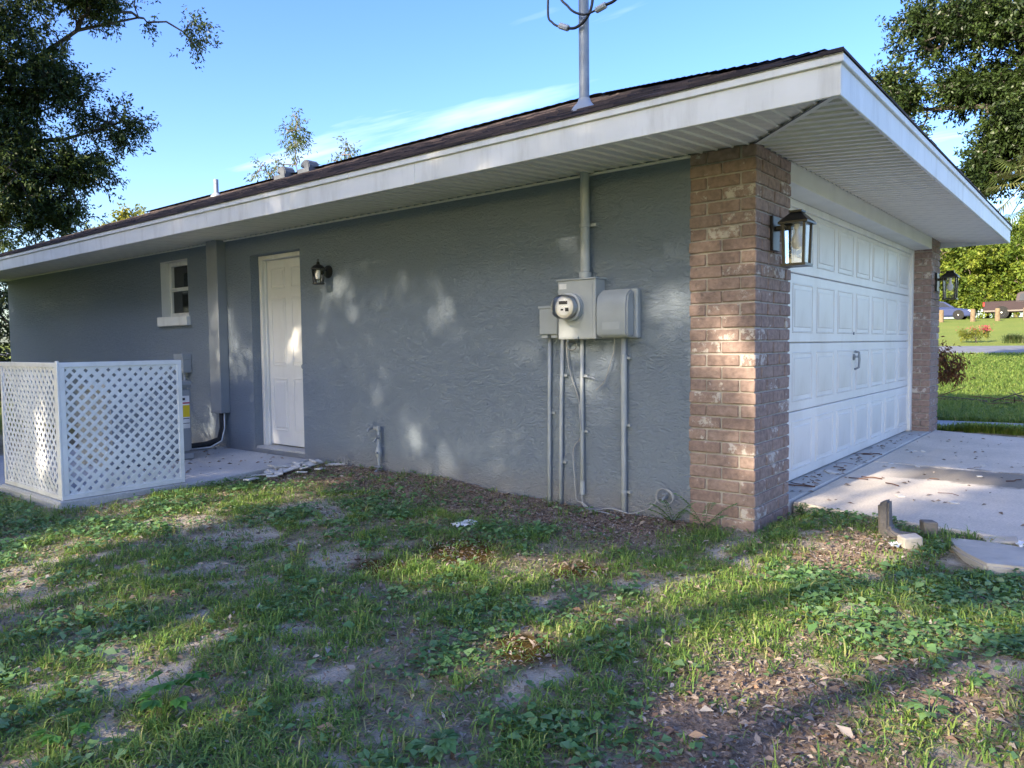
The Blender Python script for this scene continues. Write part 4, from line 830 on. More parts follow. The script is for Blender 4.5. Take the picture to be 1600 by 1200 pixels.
def paper(name, label, x, y, s, n=7, h=.03):
    v = []; f = []
    for i in range(n):
        for j in range(n): v.append(((i / (n - 1) - .5) * s[0] + random.uniform(-.1, .1) * s[0] / n * 3, (j / (n - 1) - .5) * s[1] + random.uniform(-.1, .1) * s[1] / n * 3, random.uniform(.004, h)))
    for i in range(n - 1):
        for j in range(n - 1): f.append((i * n + j, i * n + j + 1, (i + 1) * n + j + 1, (i + 1) * n + j))
    o = link_mesh(name, MB().add(v, f).mesh(name, M['label'], recalc=False)); o.location = (x, y, G(x, y) + .012); o.rotation_euler = (0, 0, random.uniform(0, 3)); return tag(o, label, 'paper')
paper('crumpled_paper', 'crumpled white paper beside the flagstone at the right edge', .34, -1.36, (.1, .14))
paper('crumpled_paper', 'white torn paper scrap lying in the weeds before the side wall', -1.0, 1.52, (.12, .16), h=.02)
paper('crumpled_paper', 'tiny white scrap in front of the pale concrete chunk', -.03, -.80, (.05, .07))
for k in range(26):
    a = random.uniform(0, 3.1); x = -.40 + random.gauss(0, .22); y = 4.2 + random.gauss(0, .13) + .15 * (x + .36)
    chunk('rubble_piece', 'broken white scrap in the rubble heap beside the patio', 'rubble', min(x, -.08), min(y, 4.42), (random.uniform(.08, .26), random.uniform(.03, .09), .016), a, M['chip'], .3, 'white rubble pieces beside the patio', z=G(x, y) + .012 + .014 * (k % 3))
for k in range(9):
    x = 1.2 + random.random() * 3.2; y = -.02 - random.random() * 1.1
    chunk('tile_chip', 'small white chip of tile lying on the driveway', 'rubble', x, y, (random.uniform(.03, .09), random.uniform(.03, .06), .01), random.uniform(0, 3), M['chip'], .06, 'white chips scattered on the driveway', z=.13)
chunk('tile_chip', 'white broken tile lying on the apron against the garage door', 'rubble', 1.92, .09, (.14, .09, .012), .6, M['chip'], .05, z=.143)
for k in range(16):
    x = random.uniform(1.0, 3.2); y = random.choice((random.uniform(.02, .17), random.uniform(-1.2, -.05))); a = random.uniform(0, 3); l = random.uniform(.06, .22); z = .144 if y > 0 else .135
    o = MB().tube([(-l / 2, 0, .004), (-l * .1, random.uniform(-.02, .02), .008), (l * .2, random.uniform(-.02, .02), .006), (l / 2, random.uniform(-.03, .03), .005)], random.uniform(.002, .005), 5).build('twig', M['rust'], smooth=True)
    o.location = (x, y, z); o.rotation_euler = (0, 0, a); tag(o, 'dry brown twig lying on the concrete before the garage', 'twig', 'twigs scattered before the garage door')

# ------------------------------------------------------------------ ground cover (stuff)
def stuff(name, me, label, cat): tag(link_mesh(name, me), label, cat, kind='stuff')
def blades(x, y, zg, h, w, lean, az):
    n = len(x); d = np.stack([np.cos(az), np.sin(az), np.zeros(n)], 1); s = np.stack([-np.sin(az), np.cos(az), np.zeros(n)], 1); b = np.stack([x, y, zg], 1); up = np.array([0, 0, 1.])
    L = lean[:, None]; H = h[:, None]; W = w[:, None]
    m = b + d * H * L * .35 + up * H * .62; t = b + d * H * L + up * H * (1 - .35 * np.minimum(L, 1.2))
    V = np.stack([b - s * W * .5, b + s * W * .5, m + s * W * .42, m - s * W * .42, t], 1).reshape(-1, 3); k = np.arange(n)[:, None] * 5
    idx = np.concatenate([k + 0, k + 1, k + 2, k + 3, k + 3, k + 2, k + 4], 1).ravel(); fn = np.tile([4, 3], n)
    return V, fn, idx
def free(x, y):
    """where plants may stand: off the slabs and the house"""
    drive = (x > .64 + (y * .235)) & (y < .1) & (x < 5.85 + y * .34)
    pat = (y > 4.2 + np.clip((x + 1.42) * .22, 0, 1)) & (x > -2.46); wl = (x > -.02) & (y > -.02) & (x < 6.1)
    stone_ = (x > -.2) & (x < .3) & (y < -1.05) & (y > -1.55)
    return ~(drive | pat | wl | stone_)
lm_grass = leaf_mat('lawn_grass', [(.085, .165, .035), (.15, .275, .055), (.24, .35, .07), (.45, .42, .18)], .3, .55)
lm_lawn = leaf_mat('sun_tinted_lawn', [(.08, .15, .025), (.15, .24, .04), (.22, .29, .06), (.32, .32, .10)], .35, .6)  # separate blade colours with the far lawn's sunlight put in
lm_weed = leaf_mat('ground_weed', [(.07, .16, .05), (.12, .25, .08), (.18, .31, .12), (.28, .38, .18)], .25, .5)
lm_lit = leaf_mat('dry_leaf', [(.12, .085, .06), (.25, .19, .14), (.40, .34, .28), (.30, .18, .11), (.52, .47, .40)], .1, .8)
def near_pts(n, w=1.0):
    """points over the front yard, thicker towards the camera"""
    x = rng.uniform(-5.0, .75, n); y = rng.uniform(-2.9, 6.3, n); ok = free(x, y); return x[ok], y[ok]
x, y = near_pts(95000); sa, mu, mo = zones(x, y); den = sstep(.37, .61, fbm(x, y, 1.3, 41) * .5 + fbm(x, y, 4.5, 44) * .5) * (1 - .93 * np.clip(sa * 1.1, 0, 1)) * (1 - .97 * mu) * (1 - .9 * mo) * .85 + .03
dist = np.hypot(x - CAM.x, y - CAM.y); k = (rng.random(len(x)) < den) & (dist > .5); x, y, dist = x[k], y[k], dist[k]
nb = rng.integers(4, 11, len(x)); X = np.repeat(x, nb); Y = np.repeat(y, nb); n = len(X); hs = np.repeat(rng.gamma(3.6, .0085, len(x)) + .014, nb); tc_ = np.repeat(rng.random(len(x)), nb)
X = X + rng.normal(0, .016, n); Y = Y + rng.normal(0, .016, n)
V, fn, idx = blades(X, Y, gz(X, Y) - .004, np.minimum(hs, .15) * rng.uniform(.5, 1.2, n), rng.uniform(.003, .0065, n), rng.uniform(.25, 1.7, n), rng.uniform(0, 6.283, n))
stuff('grass', np_mesh('grass', V, fn, idx, lm_grass, np.repeat(np.clip(tc_ * .75 + rng.random(n) * .3 - .06, 0, 1), 5)), 'patchy lawn grass growing in the sandy yard', 'grass')
# single blades and flattened runners between the tufts
x, y = near_pts(230000); sa, mu, mo = zones(x, y); den = (.45 + .5 * sstep(.36, .6, fbm(x, y, 1.3, 41) * .5 + fbm(x, y, 4.5, 44) * .5)) * (1 - .8 * sa) * (1 - .95 * mu) * (1 - .7 * mo); k = rng.random(len(x)) < den; x, y = x[k], y[k]; n = len(x)
V, fn, idx = blades(x, y, gz(x, y) - .002, rng.uniform(.010, .04, n), rng.uniform(.0025, .0055, n), rng.uniform(.8, 3.2, n), rng.uniform(0, 6.283, n))
stuff('grass_runners', np_mesh('grass_runners', V, fn, idx, lm_grass, np.repeat(np.clip(rng.normal(.55, .28, n), 0, 1), 5)), 'flattened grass runners and thatch matted over the soil', 'grass')
# low broad-leaved weeds
x, y = near_pts(95000); sa, mu, mo = zones(x, y); den = sstep(.47, .62, fbm(x, y, .9, 61) * .6 + fbm(x, y, 5, 64) * .4) * (1 - .85 * sa) * (1 - .9 * mu) * (1 - .9 * mo) + .02
k = rng.random(len(x)) < den; x, y = x[k], y[k]; nb = 3; X = np.repeat(x, nb) + rng.normal(0, .016, len(x) * nb); Y = np.repeat(y, nb) + rng.normal(0, .016, len(x) * nb); n = len(X)
az = rng.uniform(0, 6.283, n); d = np.stack([np.cos(az), np.sin(az), rng.uniform(-.15, .6, n)], 1); L = rng.gamma(5, .0042, n) + .006
V = cards(np.stack([X, Y, gz(X, Y) + rng.uniform(.004, .04, n)], 1), d, np.tile([0, 0, 1.], (n, 1)) + rng.normal(0, .25, (n, 3)), L, L * rng.uniform(.55, .95, n), .1, .55)
stuff('weeds', card_mesh('weeds', V, lm_weed, np.clip(rng.normal(.45, .25, n), 0, 1)), 'low broad-leaved weeds creeping over the yard', 'weeds')
# dry leaf litter
x, y = near_pts(210000); sa, mu, mo = zones(x, y); den = .42 + .58 * mu; k = rng.random(len(x)) < den; x, y = x[k], y[k]; n = len(x)
az = rng.uniform(0, 6.283, n); d = np.stack([np.cos(az), np.sin(az), rng.normal(.05, .3, n)], 1); L = rng.gamma(2.6, .0052, n) + .008
V = cards(np.stack([x, y, gz(x, y) + rng.uniform(.002, .016, n)], 1), d, np.tile([0, 0, 1.], (n, 1)) + rng.normal(0, .4, (n, 3)), L, L * rng.uniform(.2, .5, n), .35)
stuff('leaf_litter', card_mesh('leaf_litter', V, lm_lit, rng.random(n)), 'dry leaves and chips littering the bare soil', 'leaf litter')
# leaves blown onto the driveway and patio
n = 420; x = np.where(rng.random(n) < .7, rng.uniform(.7, 5.6, n), rng.uniform(-1.4, -.05, n)); y = np.where(x > 0, np.where(rng.random(n) < .35, rng.uniform(.01, .18, n), rng.uniform(-2.6, -.02, n)), rng.uniform(4.6, 6.6, n)); on = np.where(x > 0, np.where(y > 0, .142, .134), .10)
k = ~((x > 0) & free(x, y)); x, y, on = x[k], y[k], on[k]; n = len(x); az = rng.uniform(0, 6.283, n); L = rng.uniform(.02, .06, n)
V = cards(np.stack([x, y, on + .004], 1), np.stack([np.cos(az), np.sin(az), rng.normal(.05, .12, n)], 1), np.tile([0, 0, 1.], (n, 1)) + rng.normal(0, .2, (n, 3)), L, L * rng.uniform(.25, .5, n), .3)
stuff('fallen_leaves', card_mesh('fallen_leaves', V, lm_lit, rng.random(n)), 'scattered dry leaves blown onto the concrete', 'leaves')
# lawn beyond the garage
n = 150000; x = 5.9 + (rng.random(n) ** 1.5) * 18; wd = (x - CAM.x); y = CAM.y + wd * np.tan(rng.uniform(R(-2), R(12), n)); k = ~((x > lft[0][0] - .1) & (x < 7.6) & (np.abs(y) < 4) & (np.abs(x - (6.75 + .8 * ((1.6 - y) / 5.5) ** 2)) < .52)) & ~((x < 6.1) & (y > -.3)) & (x > 5.85 + np.minimum(y, 0) * .34); x, y = x[k], y[k]; n = len(x)
V, fn, idx = blades(x, y, gz(x, y) - .005, rng.uniform(.05, .16, n), rng.uniform(.006, .014, n) * (1 + (x - 6) * .06), rng.uniform(.2, 1.2, n), rng.uniform(0, 6.283, n))
stuff('lawn', np_mesh('lawn', V, fn, idx, lm_lawn, np.repeat(np.clip(rng.normal(.45, .22, n), 0, 1), 5)), 'long green lawn grass beyond the garage', 'grass')
# weed plants with broad leaves
def broad_weed(name, label, x, y, leaves, h, L, m, group=None):
    t = thing(name, label, 'weed', (x, y, G(x, y)), group); z = G(x, y)
    tips = []; mb = MB()
    for k in range(leaves):
        a = k * 2.4 + random.uniform(-.4, .4); r = h * random.uniform(.2, .75); tip = (x + r * math.cos(a), y + r * math.sin(a), z + h * random.uniform(.5, 1.0)); tips.append((tip, a))
        mb.tube([(x, y, z - .01), ((x + tip[0]) / 2, (y + tip[1]) / 2, z + (tip[2] - z) * .65), tip], .0022, 5)
    mb.build('stem', M['stem'], t, smooth=True)
    P = []; D = []; N = []; LL = []
    for tip, a in tips:
        for da in (-1.0, -.5, 0, .5, 1.0):
            P.append(tip); D.append((math.cos(a + da), math.sin(a + da), random.uniform(-.25, .15))); N.append((random.gauss(0, .12), random.gauss(0, .12), 1)); LL.append(L * random.uniform(.8, 1.15) * (1 - .18 * abs(da)))
    P = np.array(P) - np.array(org[t.name]); o = link_mesh('leaves', card_mesh('leaves', cards(P, np.array(D), np.array(N), np.array(LL), np.array(LL) * .52, .12, .55), m, rng.random(len(P))), t)
M['stem'] = mat('green_stem', (.09, .15, .04), None, .6)
lm_bright = leaf_mat('bright_weed_leaf', [(.07, .19, .03), (.10, .26, .045), (.13, .30, .06)], .35, .45)
broad_weed('weed_plant', 'bright green five-leaved weed, larger one at lower left', -3.33, .74, 9, .13, .06, lm_bright)
broad_weed('weed_plant', 'bright green five-leaved weed nearest the lower left corner', -3.61, .80, 6, .09, .055, lm_bright)
broad_weed('weed_plant', 'dark green rosette weed at the bottom edge of the yard', -2.95, -.18, 5, .06, .06, lm_weed)
broad_weed('weed_plant', 'broad grey-green weed at lower right of the yard', -1.95, -1.3, 6, .09, .05, lm_weed)
def fern_weed(label, x, y, n, h):
    t = thing('seedling', label, 'seedling', (x, y, G(x, y)), 'leafy seedlings at the foot of the pillar'); z = G(x, y); mb = MB(); P = []; D = []; N = []
    for k in range(n):
        a = random.uniform(2.2, 5.2); dx, dy = math.cos(a), math.sin(a); pts = [(x + dx * h * .75 * s, y + dy * h * .75 * s, z + h * (1.35 * s - .45 * s * s) * (1 - .12 * k)) for s in np.linspace(0, 1, 6)]; mb.tube(pts, .002, 5)
        for i in range(2, 12):
            s = i / 11; p = (x + dx * h * .75 * s, y + dy * h * .75 * s, z + h * (1.35 * s - .45 * s * s) * (1 - .12 * k))
            for sg in (-1, 1): P.append(p); D.append((dx * .5 - dy * sg, dy * .5 + dx * sg, .1)); N.append((random.gauss(0, .2), random.gauss(0, .2), 1))
    mb.build('stem', M['stem'], t, smooth=True); P = np.array(P) - np.array(org[t.name]); L = rng.uniform(.025, .042, len(P))
    link_mesh('leaves', card_mesh('leaves', cards(P, np.array(D), np.array(N), L, L * .42, .1, .5), lm_weed, rng.random(len(P)) * .7), t)
fern_weed('feathery green seedling right at the corner of the brick pillar', -.07, .30, 5, .26)
fern_weed('feathery green seedling between the cable loop and the pillar', -.06, .52, 5, .20)
fern_weed('small feathery seedling at the driveway side of the pillar', .58, -.10, 4, .12)

# ------------------------------------------------------------------ trees
def tree(name, label, base, trunk_h, trunk_r, limbs, blobs, m, L, W, per=15, twigs=5, tl=.5, bark='bark', group=None, cat='tree', droop=.25, cut=None, fork=None, gaps=None):
    t = thing(name, label, cat, base, group); B = Vector(base); mb = MB(); F = Vector(fork) if fork else B + Vector((0, 0, trunk_h))
    tp = [B + (F - B) * s + Vector((random.uniform(-1, 1), random.uniform(-1, 1), 0)) * trunk_r * .5 * (s > 0) * (s < 1) for s in np.linspace(0, 1, 5)]; tp[0] = tp[0] - Vector((0, 0, .3))
    mb.tube(tp, [trunk_r * (1.35 - .55 * s) for s in np.linspace(0, 1, 5)], 10); nodes = [tuple(F)]
    for e in limbs:
        e = Vector(e); pts = []
        for s in np.linspace(0, 1, 7): p = F.lerp(e, s); p += Vector((random.gauss(0, 1), random.gauss(0, 1), random.gauss(0, .6))) * (e - F).length * .035 * math.sin(math.pi * s) + Vector((0, 0, (e - F).length * .09 * math.sin(math.pi * s))); pts.append(p)
        mb.tube(pts, [trunk_r * .4 * (1 - .85 * s) for s in np.linspace(0, 1, 7)], 7); nodes += [tuple(p) for p in pts[1:]]
    nodes = np.array(nodes); C = []
    for (cx, cy, cz, a, b, c, n) in blobs:
        d = rand_dirs(n); r = rng.random(n) ** .45; C.append(np.stack([cx + d[:, 0] * a * r, cy + d[:, 1] * b * r, cz + d[:, 2] * c * r], 1))
    C = np.concatenate(C)
    if cut is not None: C = C[cut(C)]
    def in_gap(P_, g, grow):
        tt = -14.5 - P_[:, 0]; py = P_[:, 1] + tt * to_sun.y / to_sun.x; pz = P_[:, 2] + tt * to_sun.z / to_sun.x; out_ = np.zeros(len(P_), bool)
        for (a_, b_, ra_, rb_) in g: out_ |= ((py - a_) / (ra_ * grow)) ** 2 + ((pz - b_) / (rb_ * grow)) ** 2 < rng.uniform(.6, 1.3, len(P_))
        return out_
    if gaps: C = C[~in_gap(C, gaps, 1.3)]
    d0 = np.sqrt(((C[:, None, :] - nodes[None]) ** 2).sum(2)).min(1); od = np.argsort(d0); C = C[od]
    pool = np.concatenate([nodes, C]); nn_ = len(nodes); par_ = np.zeros(len(C), int); lvl = np.concatenate([np.zeros(nn_), np.zeros(len(C))])
    for i in range(len(C)):
        dd = ((pool[:nn_ + i] - C[i]) ** 2).sum(1); par_[i] = dd.argmin(); lvl[nn_ + i] = lvl[par_[i]] + 1
    nn = pool[par_]; load = np.ones(len(pool))
    for i in range(len(C) - 1, -1, -1): load[par_[i]] += load[nn_ + i]
    for i, (c, q) in enumerate(zip(C, nn)):
        c = Vector(c); q = Vector(q); ln_ = (c - q).length; md = q.lerp(c, .5) + Vector((random.gauss(0, .1), random.gauss(0, .1), random.gauss(.04, .08))) * ln_
        r1 = min(.006 + L * .02 + .0045 * math.sqrt(load[nn_ + i]) * (1 + L * 3), trunk_r * .3); mb.tube([q, md, c], [r1 * 1.15, r1, r1 * .8], 4, cap=False)
    # twigs with leaves along them
    n = len(C) * twigs; bs = np.repeat(C, twigs, 0); out = np.repeat(unit(C - nn + 1e-6), twigs, 0); d = unit(out * .7 + rand_dirs(n) * .9 - np.array([0, 0, droop])); ln = rng.uniform(.5, 1.15, n) * tl
    ft = bs + d * ln[:, None]
    k = np.arange(n)[:, None] * 3; s1 = unit(np.cross(d, rand_dirs(n))) * (L * .035)
    TV = np.stack([bs + s1, bs - s1, ft], 1).reshape(-1, 3)
    f = np.tile((np.arange(per) + .6) / per, n)[:, None]; P = np.repeat(bs, per, 0) + np.repeat(d * ln[:, None], per, 0) * f + rng.normal(0, L * .35, (n * per, 3)); D = np.repeat(d, per, 0) * .6 + rand_dirs(n * per) * .85 - np.array([0, 0, droop]); N = rand_dirs(n * per) * .8 + np.array([0, 0, .6])
    ls_ = rng.uniform(.7, 1.25, n * per) * L; V = cards(P, D, N, ls_, ls_ * W * rng.uniform(.8, 1.2, n * per)); keep = np.ones(len(P), bool)
    if gaps: keep = ~in_gap(P, gaps, 1.15)
    V = V.reshape(-1, 4, 3)[keep].reshape(-1, 3); o_ = np.array(org[t.name])
    tr = mb.build('trunk', M[bark], t, smooth=True, recalc=False)
    tw = link_mesh('twigs', np_mesh('twigs', TV - o_, np.full(n, 3), np.arange(3 * n), M[bark]), t)
    base_r = np.repeat(np.repeat(rng.random(len(C)), twigs), per)
    link_mesh('crown', card_mesh('crown', V - o_, m, np.clip(base_r * .6 + rng.random(n * per) * .5 - .05, 0, 1)[keep]), t)
    return t
lm_oak = leaf_mat('oak_leaf', [(.016, .030, .009), (.030, .052, .014), (.050, .082, .02), (.085, .12, .03)], .28, .4)
lm_shade = leaf_mat('shade_oak_leaf', [(.06, .075, .04), (.09, .11, .055), (.12, .14, .075), (.15, .17, .09)], .4, .45)
lm_sun = leaf_mat('pale_green_leaf', [(.10, .13, .018), (.17, .20, .028), (.25, .26, .04), (.32, .30, .06)], .45, .5)
lm_far = leaf_mat('woodland_leaf', [(.045, .08, .012), (.10, .16, .02), (.19, .25, .03), (.28, .30, .045)], .4, .55)
lm_sap = leaf_mat('sapling_leaf', [(.05, .085, .03), (.09, .14, .045), (.13, .17, .06), (.18, .18, .08)], .35, .5)
# the oak at upper left, beyond the end of the house
tree('oak_tree', 'big dark oak overhanging the roof at the left end of the house', (-2.2, 19.4, -.05), 3.2, .34,
     [(.9, 16.6, 5.0), (1.2, 16.5, 7.2), (2.2, 15.9, 4.6), (.2, 17, 8.8), (3.6, 15.6, 8.7), (-4, 20, 8), (3.0, 15.7, 6.2), (1.0, 16.6, 3.9)],
     [(.8, 16.5, 7.3, 1.6, 1.1, 1.9, 300), (1.0, 16.5, 4.9, 1.35, 1.0, 1.5, 230), (2.4, 15.95, 5.2, .75, .6, .42, 50), (2.9, 15.75, 6.25, .75, .5, .28, 26), (2.5, 15.9, 8.9, 1.5, .8, .45, 90), (1.9, 16.2, 4.2, .6, .5, .4, 26), (2.1, 16.1, 7.0, .7, .6, .5, 40), (4.55, 15.0, 8.45, .22, .3, .35, 6), (-2.5, 18.5, 8, 2.6, 2.4, 2.4, 80)],
     lm_oak, .088, .40, 22, 6, .6)
tree('oak_tree', 'broad green oak rising behind the garage roof at upper right', (14.2, -5.4, .15), 3.4, .3,
     [(12.6, 1.6, 6.4), (13.0, -.6, 5.2), (12.8, .4, 7.2), (13.4, -2.5, 7.6), (12.6, 2.2, 5.9), (13, -.2, 4.4)],
     [(12.8, .9, 7.5, .9, 1.2, .6, 100), (12.6, 2.0, 6.3, .6, .65, .5, 50), (12.6, 1.9, 5.6, .5, .5, .4, 24), (13.0, -.35, 7.2, 1.0, 1.1, .8, 120), (13.1, -.45, 5.5, 1.0, .95, 1.3, 260), (12.9, .7, 6.2, .5, .7, .35, 55), (12.95, .35, 4.6, .55, .45, .5, 50), (14, -3.4, 6.5, 1.8, 1.8, 2.0, 80)],
     lm_oak, .085, .46, 22, 6, .45, fork=(13.6, -3.6, 3.9))
# fan palm hidden among the oak
t = thing('fan_palm', 'fan palm with drooping fronds tucked below the oak at right', 'palm tree', (12.2, -1.1, .1)); P0 = Vector((12.2, -.55, 4.15))
MB().tube([(12.2, -1.1, -.2), (12.22, -1.0, 2), P0], [.17, .14, .15], 12).build('trunk', M['palebark'], t, smooth=True)
lm_palm = leaf_mat('palm_frond', [(.05, .08, .02), (.10, .13, .035), (.17, .16, .06)], .2, .5)
for k in range(15):
    a = k * 2.4; el = random.uniform(-.9, .9); d = Vector((math.cos(a) * math.cos(el), math.sin(a) * math.cos(el), math.sin(el))); q = P0 + d * random.uniform(.5, .75) - Vector((0, 0, .1)); s = d.cross(Vector((0, 0, 1))).normalized(); u = s.cross(d)
    mb = MB().tube([P0, P0 + d * .35 + Vector((0, 0, .04)), q], [.016, .012, .01], 5)
    for i in range(26):
        an = (i - 12.5) / 12.5 * 1.75; e = d * math.cos(an) + s * math.sin(an); L_ = .62 * (1 - .2 * abs(an) / 1.75); w_ = e.cross(u).normalized() * .013; tip = q + e * L_ - Vector((0, 0, .16 * L_ * (1 + abs(an)))); mid = q + e * L_ * .55
        mb.add([q, mid + w_, tip, mid - w_], [(0, 1, 2, 3)])
    me = mb.mesh('frond', lm_palm, org[t.name], recalc=False); at = me.attributes.new('rnd', 'FLOAT', 'POINT'); at.data.foreach_set('value', np.full(len(me.vertices), random.random(), np.float32)); link_mesh('frond', me, t)
# sapling and sunlit tree behind the roof
tree('sapling_tree', 'thin airy sapling with sparse leaves rising behind the roof ridge', (9.3, 18.0, .1), 4.6, .07, [(9.3, 17.95, 7.6), (9.0, 18.3, 6.2), (10.5, 17.05, 7.3), (10.2, 17.3, 6.3)],
     [(9.3, 17.95, 7.75, .4, .4, .8, 26), (8.9, 18.35, 6.4, .75, .6, .6, 30), (10.5, 17.0, 7.0, .35, .35, .6, 20), (9.6, 17.8, 6.2, .5, .5, .5, 12), (10.3, 17.4, 5.9, .7, .6, .4, 14)], lm_sap, .13, .3, 9, 3, .45, bark='palebark', droop=.5)
tree('maple_tree', 'sunlit yellow-green tree far beyond the left end of the roof', (9.4, 30, .1), 3.5, .2, [(9.2, 29.8, 6.2), (8.4, 30.3, 5.6), (10.4, 29.5, 5.8)],
     [(9.6, 29.8, 5.9, 1.1, 1.1, 1.0, 50), (8.7, 30.2, 5.3, 1.2, 1, .9, 40), (10.7, 29.3, 5.5, 1.0, 1, .8, 30)], lm_sun, .16, .5, 14, 5, .55)
tree('hedge_shrub', 'dark shrub at the far left end of the side wall', (.2, 15.2, 0), .4, .08, [(.1, 15.3, 1.6), (.5, 15.2, 1.9), (-.2, 15.4, 1.2)], [(.2, 15.3, 1.5, .9, .7, 1.6, 130)], lm_oak, .09, .45, 12, 5, .35, cat='shrub')
# shade trees standing left of and behind the camera
GAPS = [(3.9, 4.75, .5, .3), (4.4, 5.2, .45, .3), (4.9, 5.6, .4, .28), (1.0, 5.73, .38, .3), (.15, 5.56, .6, .38), (.63, 6.1, .42, .3), (.9, 7.16, .45, .35), (1.05, 6.73, .3, .22), (1.45, 7.35, .2, .24), (1.37, 6.7, .12, .14), (1.8, 7.65, .14, .14), (3.87, 6.38, .1, .26), (4.36, 6.72, .15, .18), (6.2, 7.5, .11, .24), (5.76, 5.66, .14, .36), (7.87, 6.8, .08, .14), (-.6, 5.2, .4, .25), (2.6, 4.6, .3, .2)]  # gaps shaped into the unseen crowns so sun patches reach wall and yard
GAPS += [(random.uniform(1.3, 9), random.uniform(6.25, 7.95), random.uniform(.04, .085), random.uniform(.05, .15)) for _ in range(115)] + [(random.uniform(-1.6, 5.5), random.uniform(4.5, 6.1), random.uniform(.10, .30), random.uniform(.06, .2)) for _ in range(30)]
SHADE = [((-15.5, 12.6), 4.6, .0), ((-14.2, 7.0), 4.2, .4), ((-16.0, 1.6), 4.4, -.1), ((-14.0, -3.6), 3.6, .3), ((-20.5, 9.5), 4.4, 1.9), ((-20.5, 3.6), 4.2, 1.9), ((-20.5, -1.8), 4.0, 1.9)]
SHL = ['shade oak left of the yard, farthest along the house', 'shade oak left of the yard, opposite the side door', 'shade oak behind the camera, opposite the meter', 'shade oak behind the camera, nearest the driveway', 'taller shade oak in the second row, opposite the lattice', 'taller shade oak in the second row, opposite the meter', 'taller shade oak in the second row, opposite the garage']
for (xy, rad, dz), lb in zip(SHADE, SHL):
    x, y = xy; tree('shade_oak', lb, (x, y, -.1), 2.6, .32, [(x + random.uniform(-.6, .6) * rad, y + random.uniform(-.7, .7) * rad, random.uniform(5, 10)) for _ in range(7)],
        [(x, y, 7.0 + dz, rad * .85, rad, 3.4, 245), (x, y + .5, 4.6 + dz, rad * .8, rad, 1.8, 90)], lm_shade, .215, .5, 13, 5, .9, gaps=GAPS, group='shade oaks standing out of view left of the yard')
for (x, y, h), lb in zip([(-3.9, 9.0, 4.6), (-4.2, 11.2, 5.2), (-3.4, 13.4, 4.8), (-6.0, 8.2, 5.4)], ['nearest the lattice screen', 'second from the lattice screen', 'at the end of the house', 'set back behind the first']):
    tree('laurel_shrub', 'dense dark laurel beside the left end of the house, ' + lb, (x, y, -.05), .8, .09, [(x + random.uniform(-.7, .7), y + random.uniform(-.7, .7), h * random.uniform(.5, .9)) for _ in range(5)], [(x, y, h * .55, 1.25, 1.35, h * .5, 190)], lm_oak, .12, .45, 12, 5, .45, cat='shrub', group='laurels out of view beside the left end of the house')
# sunlit woodland edge beyond the cars
FAR = [(79, 8.0, 8.5, 'leafy'), (80, 1.5, 8.5, 'leafy'), (74, 14.2, 6.5, 'leafy'), (72, 9.3, 8.0, 'leafy'), (78, 5.6, 9.5, 'tall'), (71, 3.4, 7.0, 'leafy'), (76, 0.5, 9, 'tall'), (84, 10.5, 11, 'tall'), (86, 3.0, 12, 'tall'), (73, -3.5, 8, 'leafy'), (88, -4, 11, 'tall'), (90, 16, 12, 'tall')]
FL = ['bushy tree filling the gap behind the blue car boot', 'bushy tree filling the gap behind the truck bed', 'sunlit woodland tree behind the far pillar, leftmost of the edge', 'rounded yellow-green tree above the blue car', 'tall pale-trunked tree between the car and the truck', 'low bright leafy tree just left of the truck cab', 'tall sunlit tree above the dark truck', 'taller tree in the second row above the blue car', 'taller tree in the second row above the truck bed', 'leafy tree right of the truck at the frame edge', 'tall tree beyond the right frame edge', 'tall tree in the second row hidden by the far pillar']
for (x, y, h, kd), lb in zip(FAR, FL):
    z0 = G(x, y); r = h * (.36 if kd == 'leafy' else .30)
    tree('woodland_tree', lb, (x, y, z0), h * (.25 if kd == 'leafy' else .4), .16, [(x + random.uniform(-.7, .7) * r, y + random.uniform(-1, 1) * r, z0 + h * random.uniform(.5, .9)) for _ in range(6)],
         [(x, y, z0 + h * .66, r, r * 1.15, h * .32, 60), (x - .6 * r, y + random.uniform(-.5, .5) * r, z0 + h * .36, r * .85, r * 1.0, h * .22, 44), (x - .8 * r, y - .7 * r, z0 + h * .6, r * .5, r * .5, h * .12, 12)], lm_far, .29, .6, 24, 6, .95, bark='palebark', group='sunlit trees along the woodland edge')
for i, (x, y, h) in enumerate([(69.5, 12.5, 3.2), (70, 10.4, 3.6), (69.2, 7.9, 3.2), (69.8, 5.6, 3.4), (69, 3.0, 3.6), (69.6, .2, 3.6)]):
    z0 = G(x, y); tree('undergrowth_shrub', ['behind the far pillar', 'behind the blue car roof', 'behind the blue car boot', 'in the gap between car and truck', 'behind the truck bed', 'behind the truck cab'][i].join(('leafy undergrowth shrub ', ' at the wood edge')), (x, y, z0), .4, .06, [(x, y + .4, z0 + h * .8), (x, y - .5, z0 + h * .7)], [(x, y, z0 + h * .5, 1.0, 1.5, h * .5, 75)], lm_far, .22, .55, 10, 5, .5, group='shrubs at the woodland edge', cat='shrub')

